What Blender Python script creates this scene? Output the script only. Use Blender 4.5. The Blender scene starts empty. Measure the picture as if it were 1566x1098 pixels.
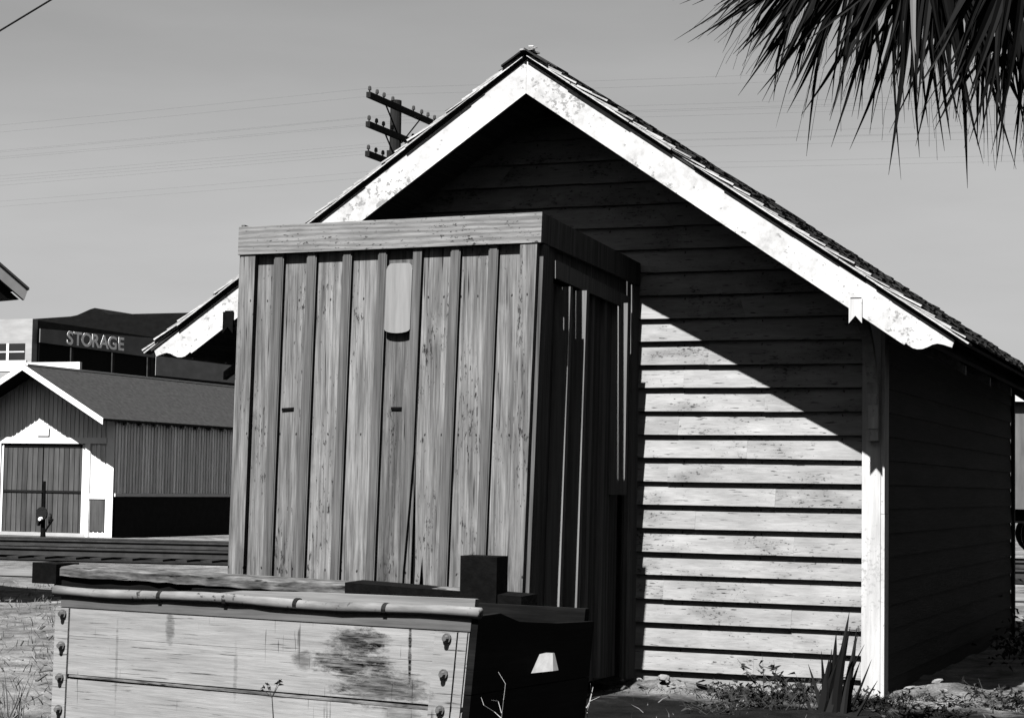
import bpy, bmesh, math, random
from mathutils import Vector, Matrix
random.seed(7)
R = math.radians
scene = bpy.context.scene
COL = scene.collection

# ------------------------------------------------------------------ camera
CP = Vector((2.7491, -14.414, 1.4989))
CR = Vector((0.929252, 0.369095, 0.016122)).normalized()
CF = Vector((-0.369332, 0.926990, 0.065448)).normalized()
CU = CR.cross(CF).normalized()
CR = CF.cross(CU).normalized()
FPX = 2971.4
cd = bpy.data.cameras.new("camera")
cam = bpy.data.objects.new("camera", cd)
COL.objects.link(cam)
cam.matrix_world = Matrix(((CR.x, CU.x, -CF.x, CP.x), (CR.y, CU.y, -CF.y, CP.y), (CR.z, CU.z, -CF.z, CP.z), (0, 0, 0, 1)))
cd.sensor_fit = 'HORIZONTAL'
cd.sensor_width = 36
cd.lens = 36 * FPX / 1566
cd.clip_end = 6000
scene.camera = cam

def ray(px, py):
    return CF * FPX + CR * (px - 783) - CU * (py - 549)
def onY(px, py, Y):
    d = ray(px, py); return CP + d * ((Y - CP.y) / d.y)
def onX(px, py, X):
    d = ray(px, py); return CP + d * ((X - CP.x) / d.x)
def onZ(px, py, Z):
    d = ray(px, py); return CP + d * ((Z - CP.z) / d.z)

# ------------------------------------------------------------------ materials
AL = .70
class NT:
    def __init__(s, name):
        s.m = bpy.data.materials.new(name); s.m.use_nodes = True
        s.t = s.m.node_tree; s.b = s.t.nodes['Principled BSDF']
        s.b.inputs['Specular IOR Level'].default_value = 0.04
    def n(s, typ, **kw):
        nd = s.t.nodes.new(typ)
        for k, v in kw.items(): setattr(nd, k, v)
        return nd
    def l(s, a, b): s.t.links.new(a, b)
    def math(s, op, a, b=None, c=None, clamp=False):
        nd = s.n('ShaderNodeMath', operation=op, use_clamp=clamp)
        for i, v in enumerate((a, b, c)):
            if v is None: continue
            if isinstance(v, (int, float)): nd.inputs[i].default_value = v
            else: s.l(v, nd.inputs[i])
        return nd.outputs[0]
    def coord(s, scale, island=True, kind='Object'):
        tc = s.n('ShaderNodeTexCoord').outputs[kind]
        if island:
            g = s.n('ShaderNodeNewGeometry').outputs['Random Per Island']
            cx = s.n('ShaderNodeCombineXYZ')
            s.l(s.math('MULTIPLY', g, 31.7), cx.inputs[0]); s.l(s.math('MULTIPLY', g, 17.3), cx.inputs[1]); s.l(s.math('MULTIPLY', g, 53.1), cx.inputs[2])
            va = s.n('ShaderNodeVectorMath', operation='ADD'); s.l(tc, va.inputs[0]); s.l(cx.outputs[0], va.inputs[1]); tc = va.outputs[0]
        mp = s.n('ShaderNodeMapping'); s.l(tc, mp.inputs[0]); mp.inputs['Scale'].default_value = scale
        return mp.outputs[0]
    def noise(s, scale, detail=6, rough=.6, island=True, dist=0.0):
        nd = s.n('ShaderNodeTexNoise'); s.l(s.coord(scale, island), nd.inputs['Vector'])
        nd.inputs['Scale'].default_value = 1; nd.inputs['Detail'].default_value = detail; nd.inputs['Roughness'].default_value = rough
        nd.inputs['Distortion'].default_value = dist
        return nd.outputs[0]
    def ramp(s, v, a, b, lo=0.0, hi=1.0):
        nd = s.n('ShaderNodeMapRange'); s.l(v, nd.inputs[0])
        for i, x in zip((1, 2, 3, 4), (a, b, lo, hi)): nd.inputs[i].default_value = x
        return nd.outputs[0]
    def color(s, v, tint=(1, 1, 1)):
        cb = s.n('ShaderNodeCombineColor')
        for i in range(3):
            s.l(v, cb.inputs[i])
        s.l(cb.outputs[0], s.b.inputs['Base Color'])
    def bump(s, v, strength, dist=.01):
        bp = s.n('ShaderNodeBump'); bp.inputs['Strength'].default_value = strength; bp.inputs['Distance'].default_value = dist
        s.l(v, bp.inputs['Height']); s.l(bp.outputs[0], s.b.inputs['Normal'])

def wood(name, base, grain=(70, 70, 1.5), streak=(12, 12, .5), con=.5, scon=.4, island=.25, knots=0.0, cracks=None, specks=None, speckth=0.0, patch=0.0, speckdark=.05, rough=.85, bump=.25, stains=0.0, lighten=0.0, ring=None, knotz=2.2, dirt=0.0, nails=None):
    base = base * AL
    t = NT(name)
    g = t.noise(grain, 7, .65)
    s2 = t.noise(streak, 4, .55)
    v = t.math('MULTIPLY', t.ramp(g, .3, .7, 1 - con, 1 + con), t.ramp(s2, .3, .7, 1 - scon, 1 + scon))
    if island:
        r = t.n('ShaderNodeNewGeometry').outputs['Random Per Island']
        v = t.math('MULTIPLY', v, t.ramp(r, 0, 1, 1 - island, 1 + island))
    v = t.math('MULTIPLY', v, base)
    if ring:
        wv = t.n('ShaderNodeTexWave', wave_type='BANDS', bands_direction='Z'); t.l(t.coord(ring), wv.inputs['Vector'])
        wv.inputs['Scale'].default_value = 1; wv.inputs['Distortion'].default_value = 9; wv.inputs['Detail'].default_value = 2; wv.inputs['Detail Scale'].default_value = .6
        v = t.math('MULTIPLY', v, t.ramp(wv.outputs['Fac'], .1, .9, .78, 1.15))
    if lighten:
        w = t.noise((4, 4, 2.2), 5, .6)
        v = t.math('ADD', v, t.ramp(w, .6, .75, 0, lighten))
    if knots:
        vo = t.n('ShaderNodeTexVoronoi'); t.l(t.coord(tuple(.12 * x if x > 10 else knotz for x in grain)), vo.inputs['Vector']); vo.inputs['Scale'].default_value = 1
        k = t.ramp(vo.outputs['Distance'], .05, .13, 0, 1)
        sel = t.math('GREATER_THAN', vo.outputs['Color'], 1 - knots)
        mask = t.math('MAXIMUM', k, t.math('SUBTRACT', 1, sel))
        v = t.math('MULTIPLY', v, t.ramp(mask, 0, 1, .22, 1))
    if dirt:                                  # splashed dirt and rot near the foot of the boards
        sp3 = t.n('ShaderNodeSeparateXYZ'); t.l(t.n('ShaderNodeTexCoord').outputs['Object'], sp3.inputs[0])
        dn = t.noise((14, 14, 2.2), 6, .65)
        dd = t.math('SUBTRACT', t.math('ADD', t.math('MULTIPLY', sp3.outputs[2], .62), t.math('MULTIPLY', dn, 1.5)), .75)
        v = t.math('MULTIPLY', v, t.ramp(dd, .28, .62, 1 - dirt, 1))
    if cracks:
        c = t.noise(cracks, 3, .5)
        v = t.math('MULTIPLY', v, t.ramp(c, .30, .345, .15, 1))
    if nails:                                 # rows of rusty nail heads with a short stain below each
        px, ox, pz, oz = nails
        spn = t.n('ShaderNodeSeparateXYZ'); t.l(t.n('ShaderNodeTexCoord').outputs['Object'], spn.inputs[0])
        def cell(o_, p_, of):
            f = t.math('FRACT', t.math('DIVIDE', t.math('SUBTRACT', o_, of), p_))
            return t.math('MULTIPLY', t.math('SUBTRACT', f, .5), p_)
        wn = t.noise((7, 7, 7), 2, .5, island=False)
        ux = t.math('ADD', cell(spn.outputs[0], px, ox), t.math('MULTIPLY', t.math('SUBTRACT', wn, .5), .05)); uz = cell(spn.outputs[2], pz, oz)
        dd2 = t.math('SQRT', t.math('ADD', t.math('POWER', ux, 2), t.math('POWER', t.math('MULTIPLY', uz, .55), 2)))
        v = t.math('MULTIPLY', v, t.ramp(dd2, .0035, .0075, .12, 1))
    if specks:
        sp = t.noise(specks, 8, .7)
        pa = t.noise(tuple(x * .09 for x in specks), 3, .5)
        if patch: v = t.math('MULTIPLY', v, t.ramp(pa, .52, .75, 1, 1 - patch))
        th = t.math('ADD', sp, t.math('MULTIPLY', pa, .42))
        m = t.ramp(th, .79 + speckth, .84 + speckth, 0, 1)
        v = t.math('ADD', t.math('MULTIPLY', v, t.math('SUBTRACT', 1, m)), t.math('MULTIPLY', m, speckdark))
    if stains:
        sn = t.noise((1.6, 1.6, 1.6), 6, .6, island=False)
        v = t.math('MULTIPLY', v, t.ramp(sn, .52, .68, 1, 1 - stains))
    t.color(v); t.b.inputs['Roughness'].default_value = rough
    t.bump(g, bump, .006)
    return t.m

def plain(name, base, var=.25, scale=(6, 6, 6), rough=.8, metal=0.0, bump=0.0, island=0.0):
    base = base if base > .5 else base * AL
    t = NT(name)
    n_ = t.noise(scale, 6, .6, island=bool(island))
    v = t.math('MULTIPLY', t.ramp(n_, .3, .7, 1 - var, 1 + var), base)
    if island:
        r = t.n('ShaderNodeNewGeometry').outputs['Random Per Island']
        v = t.math('MULTIPLY', v, t.ramp(r, 0, 1, 1 - island, 1 + island))
    t.color(v); t.b.inputs['Roughness'].default_value = rough; t.b.inputs['Metallic'].default_value = metal
    if bump: t.bump(n_, bump, .02)
    return t.m

def foliage(name, base, rough=.6, island=.5):
    t = NT(name)
    r = t.n('ShaderNodeNewGeometry').outputs['Random Per Island']
    v = t.ramp(r, 0, 1, base * (1 - island), base * (1 + island))
    t.color(v); t.b.inputs['Roughness'].default_value = rough
    return t.m

M = {}
M['siding'] = wood('painted_siding', .242, grain=(7, 7, 50), streak=(2.6, 2.6, 10), con=.14, scon=.18, island=.10, cracks=(8, 8, 80), specks=(24, 24, 60), speckdark=.035, bump=.5, speckth=.03, patch=.35, nails=(.62, .13, .18, -.0005))
M['sidewall'] = wood('shade_toned_siding', .020, grain=(3, 3, 90), streak=(.8, .8, 7), con=.3, scon=.3, island=.15, bump=.3)  # near-black copy of the siding for side and back, shade put into the colour
M['trim'] = wood('white_trim', .44, grain=(40, 40, 3), streak=(9, 9, 1.2), con=.16, scon=.2, island=.04, specks=(30, 30, 30), speckdark=.22, bump=.12)
M['barge'] = wood('white_bargeboard', .47, grain=(18, 18, 18), streak=(4, 4, 4), con=.22, scon=.22, island=.10, specks=(22, 22, 26), speckdark=.16, bump=.2)
M['soffit'] = wood('soffit_boards', .16, grain=(60, 2, 60), streak=(9, .6, 9), con=.4, scon=.3, island=.2)
M['shingle'] = wood('shingles', .022, grain=(8, 60, 60), streak=(3, 3, 3), con=.4, scon=.5, island=.5, bump=.4)
M['rakestrip'] = wood('pale_rake_shingles', .36, grain=(4, 40, 60), streak=(5, 5, 5), con=.3, scon=.3, island=.25, bump=.4)
M['booth'] = wood('weathered_boards', .128, grain=(95, 95, 3.2), streak=(26, 26, 1.4), con=.46, scon=.46, island=.36, knots=.36, knotz=5, cracks=(48, 48, 1.3), specks=(60, 60, 14), speckth=.04, speckdark=.02, bump=.9, lighten=.05, dirt=.5, nails=(.125, .0, .95, .42))
M['batten'] = wood('weathered_battens', .088, grain=(100, 100, 3), streak=(34, 34, 1.2), con=.34, scon=.34, island=.3, bump=.6, dirt=.4)
M['cap'] = wood('weathered_cap', .175, grain=(7, 60, 80), streak=(3, 12, 16), con=.2, scon=.2, island=.1, bump=.4, specks=(30, 30, 60), speckth=.02, speckdark=.02, ring=(1.1, 3, 9))
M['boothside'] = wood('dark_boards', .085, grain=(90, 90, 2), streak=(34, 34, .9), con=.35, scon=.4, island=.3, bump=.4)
M['sidebatten'] = wood('door_battens', .15, grain=(75, 75, 1.6), streak=(16, 16, .5), con=.3, scon=.3, island=.2, bump=.4)
M['plaque'] = wood('pale_plaque', .21, grain=(40, 40, 2), streak=(9, 9, 1), con=.16, scon=.14, island=0)
M['black'] = plain('tarred_wood', .003, .5, (20, 20, 20), .8, bump=.3)
M['void'] = plain('dark_interior', .006, .3)
M['iron'] = plain('iron', .12, .5, (30, 30, 30), .5, .3)
M['darkiron'] = plain('dark_iron', .015, .5, (30, 30, 30), .6)
M['end'] = wood('shade_black_boards', .005, grain=(3, 3, 60), streak=(2, 2, 6), con=.5, scon=.6, island=.3)  # box end and inside boards blackened to stand for shade
M['railwood'] = wood('weathered_rail', .078, grain=(9, 50, 60), streak=(5, 30, 34), con=.6, scon=.7, island=0, cracks=(5, 30, 40), bump=.5)
M['ledge'] = wood('pale_ledge', .17, grain=(2.5, 30, 60), streak=(1, 8, 8), con=.25, scon=.25, island=.2)
M['rimgrey'] = wood('grey_rim_board', .085, grain=(2.5, 30, 60), streak=(2, 8, 8), con=.25, scon=.3, island=.2)
M['rod'] = wood('painted_rod', .125, grain=(6, 40, 40), streak=(4, 12, 12), con=.25, scon=.4, island=0, specks=(30, 30, 30), speckth=.02, speckdark=.02)

def box_paint():
    t = NT('worn_box_paint')
    g = t.noise((4, 60, 75), 7, .65); s2 = t.noise((1.5, 9, 9), 5, .6)
    v = t.math('MULTIPLY', t.ramp(g, .3, .7, .84, 1.16), t.ramp(s2, .3, .7, .78, 1.2))
    v = t.math('MULTIPLY', v, .165)
    # flaked cracks along the grain, drip marks down it
    c = t.noise((3.5, 40, 110), 4, .6); v = t.math('MULTIPLY', v, t.ramp(c, .33, .385, .25, 1))
    d = t.noise((55, 20, 3.2), 3, .5, island=False); d2 = t.noise((2.2, 2, 2.2), 3, .5, island=False)
    dm = t.ramp(t.math('ADD', d, t.math('MULTIPLY', d2, .5)), .93, .98, 0, 1)
    v = t.math('MULTIPLY', v, t.ramp(dm, 0, 1, 1, .35))
    # one large blackened stain where something leaked, two small ones
    sep = t.n('ShaderNodeSeparateXYZ'); t.l(t.n('ShaderNodeTexCoord').outputs['Object'], sep.inputs[0])
    nz = t.noise((11, 11, 30), 9, .75, island=False)
    gr2 = t.noise((5, 60, 55), 6, .7)
    tot = None
    for (cx, cz, rx, rz, k) in STAINS:
        a = t.math('POWER', t.math('DIVIDE', t.math('SUBTRACT', sep.outputs[0], cx), rx), 2)
        b = t.math('POWER', t.math('DIVIDE', t.math('SUBTRACT', sep.outputs[2], cz), rz), 2)
        e = t.math('ADD', t.math('ADD', a, b), t.math('MULTIPLY', t.math('SUBTRACT', nz, .5), 5.5))
        m = t.math('MULTIPLY', t.ramp(e, .35, 1.45, k, 0), t.ramp(gr2, .35, .6, .45, 1.25), clamp=True)
        tot = m if tot is None else t.math('MAXIMUM', tot, m)
    v = t.math('MULTIPLY', v, t.math('SUBTRACT', 1, tot))
    t.color(v); t.bump(g, .3, .006)
    return t.m
STAINS = [(1.83, .80, .15, .06, .85), (1.78, .70, .22, .055, .8), (1.95, .60, .24, .08, .7), (.73, .80, .025, .07, .55), (1.52, .70, .06, .045, .5), (2.06, .50, .10, .06, .45), (.40, .62, .008, .22, .3), (2.10, .76, .009, .16, .9), (1.13, .62, .012, .12, .3)]
M['boxpaint'] = box_paint()

DARK_PATCH = (.2, -2.3)                     # darker patch of ground in front of the shed
def ground_mat():
    t = NT('dirt_and_dry_grass')
    a = t.noise((3, 3, 3), 9, .7, island=False); b = t.noise((.35, .35, .35), 5, .6, island=False); c = t.noise((45, 45, 45), 4, .7, island=False)
    v = t.math('MULTIPLY', t.ramp(a, .35, .65, .35, 1.6), t.ramp(b, .35, .65, .6, 1.35))
    v = t.math('MULTIPLY', v, t.ramp(c, .3, .7, .55, 1.4))
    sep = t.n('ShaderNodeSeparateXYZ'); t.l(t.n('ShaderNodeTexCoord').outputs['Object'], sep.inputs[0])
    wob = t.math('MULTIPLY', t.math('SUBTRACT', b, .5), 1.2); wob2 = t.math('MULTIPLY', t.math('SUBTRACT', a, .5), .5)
    e = t.math('ADD', t.math('ADD', t.math('POWER', t.math('DIVIDE', t.math('SUBTRACT', sep.outputs[0], DARK_PATCH[0]), 3.0), 2), t.math('POWER', t.math('DIVIDE', t.math('SUBTRACT', sep.outputs[1], DARK_PATCH[1]), 1.95), 2)), t.math('ADD', wob, wob2))
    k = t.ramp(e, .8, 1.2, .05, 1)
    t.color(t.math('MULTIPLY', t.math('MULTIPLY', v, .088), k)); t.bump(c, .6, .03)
    t.b.inputs['Roughness'].default_value = .95
    return t.m
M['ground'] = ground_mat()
M['path'] = plain('pale_dirt', .13, .35, (1.2, 1.2, 1.2), .95, bump=.3)
M['ballast'] = plain('ballast', .013, .7, (7, 7, 7), .95, bump=.6)
M['tie'] = wood('track_ties', .022, grain=(20, 20, 20), streak=(3, 3, 3), con=.4, scon=.4, island=.5)
M['railsteel'] = plain('rail_steel', .05, .3, (4, 4, 4), .5, .3)
M['shedfront'] = wood('grey_board_front', .72, grain=(30, 30, 2), streak=(6, 6, 1), con=.12, scon=.14, island=.12)
M['shedside'] = wood('grey_board_side', 1.0, grain=(30, 30, 2), streak=(6, 6, .8), con=.2, scon=.25, island=.3)
M['sheddado'] = plain('dark_dado', .012, .3)
M['sheddoor'] = wood('grey_plank_door', .06, grain=(30, 30, 2), streak=(7, 7, .6), con=.2, scon=.3, island=.25)
M['shedroof'] = plain('asphalt_roofing', .032, .3, (9, 9, 9), .95, bump=.2)
M['white'] = plain('white_paint', .55, .08, (3, 3, 3), .7)
M['offwhite'] = plain('white_stucco', .30, .15, (1.5, 1.5, 6), .85)
M['darkwall'] = plain('dark_wall_tone', .035, .35, (2, 2, 4), .9)  # on the storage side wall this dark tone stands for shade
M['rearwall'] = plain('dark_brick_far', .006, .3, (2, 2, 4), .9)
M['midwall'] = plain('grey_panel', .36, .2, (1, 1, 2), .9)
M['sign'] = plain('sign_board', .20, .2, (1, 1, 2), .8)
M['letter'] = plain('sign_letter', .98, .15, (4, 4, 4), .7)
M['glass'] = plain('dark_glass', .015, .2, (1, 1, 1), .15)
M['glass'].node_tree.nodes['Principled BSDF'].inputs['Specular IOR Level'].default_value = .5
M['eave'] = plain('eave_board', .06, .3, (4, 4, 4), .8)
M['eavewhite'] = plain('eave_trim', .30, .15, (4, 4, 4), .8)
M['pole'] = wood('pole_wood', .016, grain=(30, 30, 1.5), streak=(8, 8, .5), con=.4, scon=.3, island=.2)
M['insul'] = plain('glass_insulator', .05, .3, (4, 4, 4), .2)
M['wire'] = plain('wire', .02, .1, (1, 1, 1), .6)
M['frond'] = foliage('palm_leaf', .0028, .6, .6)
M['frond'].node_tree.nodes['Principled BSDF'].inputs['Specular IOR Level'].default_value = .04
M['frondpale'] = foliage('pale_palm_leaf', .10, .5, .5)
M['trunk'] = plain('palm_trunk', .06, .5, (10, 10, 3), .95, bump=.6)
M['weed'] = foliage('weed_leaf', .02, .6, .6)
M['dark_leaf'] = foliage('sword_leaf', .007, .4, .5)
M['dry'] = foliage('dry_stem', .16, .8, .35)
M['grass'] = foliage('dry_grass', .075, .8, .6)
M['stone'] = plain('pale_rubble', .13, .4, (12, 12, 12), .9, bump=.4, island=.4)
M['car'] = wood('boxcar_paint', .115, grain=(10, 10, 2), streak=(3, 3, .4), con=.2, scon=.25, island=.1)

# ------------------------------------------------------------------ mesh helpers
class MB:
    def __init__(s): s.v = []; s.f = []; s.fn = None
    def add(s, vs, fs):
        o = len(s.v); s.v += [Vector(v) for v in vs]; s.f += [tuple(i + o for i in f) for f in fs]
    def box(s, a, b):
        x0, x1 = sorted((a[0], b[0])); y0, y1 = sorted((a[1], b[1])); z0, z1 = sorted((a[2], b[2]))
        s.add([(x0, y0, z0), (x1, y0, z0), (x1, y1, z0), (x0, y1, z0), (x0, y0, z1), (x1, y0, z1), (x1, y1, z1), (x0, y1, z1)],
              [(0, 3, 2, 1), (4, 5, 6, 7), (0, 1, 5, 4), (1, 2, 6, 5), (2, 3, 7, 6), (3, 0, 4, 7)])
    def prism(s, poly, vec):
        # extrude a 3D polygon along vec
        n = len(poly); vec = Vector(vec); p = [Vector(q) for q in poly]
        s.add(p + [q + vec for q in p], [tuple(range(n))[::-1], tuple(range(n, 2 * n))] + [(i, (i + 1) % n, n + (i + 1) % n, n + i) for i in range(n)])
    def hexa(s, bot, top):
        s.add(list(bot) + list(top), [(0, 3, 2, 1), (4, 5, 6, 7), (0, 1, 5, 4), (1, 2, 6, 5), (2, 3, 7, 6), (3, 0, 4, 7)])
    def bar(s, a, b, w, h, up=(0, 0, 1)):
        a = Vector(a); b = Vector(b); d = (b - a).normalized(); up = Vector(up)
        if abs(d.dot(up)) > .98: up = Vector((0, 1, 0))
        sd = d.cross(up).normalized() * (w / 2); u = sd.cross(d).normalized() * (h / 2)
        s.hexa([a - sd - u, a + sd - u, a + sd + u, a - sd + u], [b - sd - u, b + sd - u, b + sd + u, b - sd + u])
    def tube(s, pts, rad, n=8):
        pts = [Vector(p) for p in pts]
        if not hasattr(rad, '__len__'): rad = [rad] * len(pts)
        rings = []; o = len(s.v)
        for i, p in enumerate(pts):
            d = (pts[min(i + 1, len(pts) - 1)] - pts[max(i - 1, 0)]).normalized()
            up = Vector((0, 0, 1)) if abs(d.z) < .95 else Vector((0, 1, 0))
            a = d.cross(up).normalized(); b = a.cross(d)
            for k in range(n):
                t = 2 * math.pi * k / n
                s.v.append(p + (a * math.cos(t) + b * math.sin(t)) * rad[i])
        for i in range(len(pts) - 1):
            for k in range(n):
                s.f.append((o + i * n + k, o + i * n + (k + 1) % n, o + (i + 1) * n + (k + 1) % n, o + (i + 1) * n + k))
        s.f.append(tuple(o + k for k in range(n))[::-1]); s.f.append(tuple(o + (len(pts) - 1) * n + k for k in range(n)))
    def build(s, name, mat, parent=None, smooth=False, warp=None, label=None):
        me = bpy.data.meshes.new(name)
        vs = [warp(v) if warp else v for v in s.v]
        off = Vector((0, 0, 0))
        if parent is not None:
            inv = world(parent).inverted(); vs = [inv @ v for v in vs]
        else:
            # origin at the base centre of the mesh
            xs = [v.x for v in vs]; ys = [v.y for v in vs]; zs = [v.z for v in vs]
            off = Vector(((min(xs) + max(xs)) / 2, (min(ys) + max(ys)) / 2, min(zs)))
            vs = [v - off for v in vs]
        me.from_pydata([tuple(v) for v in vs], [], s.f); me.update()
        bm = bmesh.new(); bm.from_mesh(me); bmesh.ops.recalc_face_normals(bm, faces=bm.faces); bm.to_mesh(me); bm.free()
        if smooth:
            for p in me.polygons: p.use_smooth = True
        me.materials.append(mat)
        o = bpy.data.objects.new(name, me); COL.objects.link(o)
        if parent is not None: o.parent = parent
        else: o.location = off
        if label: o['label'] = label
        return o

def world(o):
    m = Matrix.LocRotScale(o.location, o.rotation_euler, o.scale)
    return world(o.parent) @ m if o.parent else m

def thing(name, label, cat, loc, rz=0, group=None):
    o = bpy.data.objects.new(name, None); COL.objects.link(o); o.location = loc; o.rotation_euler = (0, 0, rz)
    o.empty_display_size = .2
    return tag(o, label, cat, group)
def tag(o, label, cat, group=None, kind=None):
    if label: o['label'] = label
    if cat: o['category'] = cat
    if group: o['group'] = group
    if kind: o['kind'] = kind
    return o
def struct(o): o['kind'] = 'structure'; return o

# ------------------------------------------------------------------ ground
def build_ground():
    def axis(lo, hi, step, far):
        a = [lo + i * step for i in range(int((hi - lo) / step) + 1)]
        out = []; d = step
        x = lo
        while x > -far: d *= 1.6; x -= d; out.insert(0, x)
        x = a[-1]; d = step; tail = []
        while x < far: d *= 1.6; x += d; tail.append(x)
        return out + a + tail
    xs = axis(-16, 4, .16, 3000); ys = axis(-16, 10, .16, 3000)
    from mathutils import noise
    vs = []
    for y in ys:
        for x in xs:
            f = max(0, min(1, (9.5 - y) / 3)) * max(0, min(1, (x + 16) / 2)) * max(0, min(1, (4 - x) / 1)) * max(0, min(1, (y + 16) / 2))
            h = noise.noise((x * .9, y * .9, 0)) * .045 + noise.noise((x * 3.1, y * 3.1, 5)) * .02
            # heap of spoil by the corner post, small rise against the gable wall
            h2 = .10 * math.exp(-((x - .42) / .38) ** 2 - ((y - .35) / .22) ** 2)
            h2 += .07 * math.exp(-((x + 1.6) / .4) ** 2 - ((y + .15) / .14) ** 2)
            vs.append((x, y, h * f - .015 + h2))
    nx = len(xs)
    fs = [(j * nx + i, j * nx + i + 1, (j + 1) * nx + i + 1, (j + 1) * nx + i) for j in range(len(ys) - 1) for i in range(nx - 1)]
    b = MB(); b.add(vs, fs)
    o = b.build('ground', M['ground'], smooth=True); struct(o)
    o.data.transform(Matrix.Translation(o.location)); o.location = (0, 0, 0)
build_ground()

TA = math.atan(.20)                    # direction of the tracks
tu = Vector((math.cos(TA), math.sin(TA), 0)); tn = Vector((-math.sin(TA), math.cos(TA), 0))
def strip(name, mat, c, half, z, l0=-90, l1=60, seg=60, ragged=.3):
    vs = []; fs = []
    for i in range(seg + 1):
        t = l0 + (l1 - l0) * i / seg
        p = Vector((c[0], c[1], 0)) + tu * t
        for sgn in (-1, 1):
            q = p + tn * sgn * (half + random.uniform(-ragged, ragged)); vs.append((q.x, q.y, z))
    for i in range(seg): fs.append((2 * i, 2 * i + 2, 2 * i + 3, 2 * i + 1))
    b = MB(); b.add(vs, fs); return struct(b.build(name, mat))
T1 = Vector((-21, 21.9, 0)); T2 = Vector((-19, 17.6, 0))
strip('dirt_path', M['path'], (-22.5, 26.6), 2.7, .004)
strip('gravel_bed', M['ballast'], (T1 + T2)[:2] and ((T1 + T2) / 2)[:2], 4.0, .008)
strip('dirt_path', M['path'], (-17.5, 11.6), 1.15, .004)

def track(c, label, l0, l1):
    t = thing('railway_track', label, 'railway track', (c.x, c.y, 0), TA, 'railway tracks crossing behind the wooden shed')
    n = int((l1 - l0) / .56); n = min(n, 98)
    tie = None
    for i in range(n):
        s = l0 + (l1 - l0) * i / n
        if tie is None:
            b = MB(); p = c + tu * 0
            b.hexa([p - tu * .11 - tn * 1.3 + Vector((0, 0, .0)), p + tu * .11 - tn * 1.3, p + tu * .11 + tn * 1.3, p - tu * .11 + tn * 1.3],
                   [p - tu * .11 - tn * 1.3 + Vector((0, 0, .05)), p + tu * .11 - tn * 1.3 + Vector((0, 0, .05)), p + tu * .11 + tn * 1.3 + Vector((0, 0, .05)), p - tu * .11 + tn * 1.3 + Vector((0, 0, .05))])
            tie = b.build('tie', M['tie'], t); tie.location = (s, 0, 0)
        else:
            d = tie.copy(); COL.objects.link(d); d.parent = t; d.location = (s + random.uniform(-.05, .05), random.uniform(-.08, .08), 0)
            d.rotation_euler = (0, 0, random.uniform(-.05, .05))
    for sg in (-1, 1):
        b = MB(); p0 = c + tu * l0 + tn * .75 * sg; p1 = c + tu * l1 + tn * .75 * sg
        for (w, h, z) in ((.13, .02, .063), (.018, .10, .123), (.072, .035, .190)):
            b.bar(p0 + Vector((0, 0, z)), p1 + Vector((0, 0, z)), w, h)
        b.build('rail', M['railsteel'], t)
    return t
track(T2, 'nearer steel railway track with worn ties behind the plank booth', -16, 24)
track(T1, 'farther steel railway track running past the grey garage shed', -22, 30)

# ------------------------------------------------------------------ main wooden shed
XA, ZA, OV, MS, LW = -2.6186, 4.4977, .7413, .6764, 7.2411
S0, SS = 2.8181, .18
XL = 2 * XA
def zb(x): return ZA - MS * abs(x - XA)        # underside of the bargeboard
shed = thing('wooden_shed', 'pale clapboard shed with white bargeboards and shingled gable roof', 'shed', (XA, 0, 0))

def lap(bm, x0b, x1b, x0t, x1t, z0, z1, org, ux, un, lip=.043, back=0.0):
    ja = random.uniform(-.003, .003); jb = random.uniform(-.003, .003)
    # one lapped board: along ux from org, facing un
    def P(a, d, z): return Vector(org) + Vector(ux) * a + Vector(un) * d + Vector((0, 0, z))
    j = random.uniform(-.003, .003)
    bm.hexa([P(x0b, lip + j, z0 + ja), P(x1b, lip + j, z0 + jb), P(x1b, back, z0), P(x0b, back, z0)],
            [P(x0t, .004 + j * .3, z1), P(x1t, .004 + j * .3, z1), P(x1t, back, z1), P(x0t, back, z1)])

def gable(yw, facing, mat, name, x0=XL + .17, x1=-.17, butt=True):
    b = MB()
    def lim(z):
        w = (ZA + .10 - z) / MS
        return max(x0, XA - w), min(x1, XA + w)
    zs = [S0 + k * SS for k in range(10, -16, -1)]
    for z0 in zs:
        z1 = z0 + SS + .002
        a0, a1 = lim(z0); t0, t1 = lim(z1)
        if a1 - a0 < .05: continue
        if t1 < t0: t0 = t1 = XA
        # split the board in pieces with butt joints
        cuts = [0, 1]
        if a1 - a0 > 2: cuts = sorted([0, 1] + [random.uniform(lo_, lo_ + .22) for lo_ in (.12, .40, .68)])
        for i in range(len(cuts) - 1):
            c0, c1 = cuts[i], cuts[i + 1]
            if c1 - c0 < .03: continue
            g0 = .0002 if i else 0; g1 = .0002 if i < len(cuts) - 2 else 0
            lap(b, a0 + (a1 - a0) * c0 + g0, a0 + (a1 - a0) * c1 - g1, t0 + (t1 - t0) * c0 + g0, t0 + (t1 - t0) * c1 - g1, z0 + random.uniform(-.0015, .0015), z1, (0, yw, 0), (1, 0, 0), (0, facing, 0))
    # sill board at the foot
    b.box((x0, yw + facing * .012, -.05), (x1, yw, S0 - 15 * SS - .002))
    # backing
    b.prism([(x0, yw - facing * .003, -.05), (x1, yw - facing * .003, -.05), (x1, yw - facing * .003, zb(x1) + .1), (XA, yw - facing * .003, ZA + .1), (x0, yw - facing * .003, zb(x0) + .1)], (0, -facing * .06, 0))
    return b.build(name, mat, shed)
gable(0, -1, M['siding'], 'gable_wall')
gable(LW, 1, M['sidewall'], 'back_wall')
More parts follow.
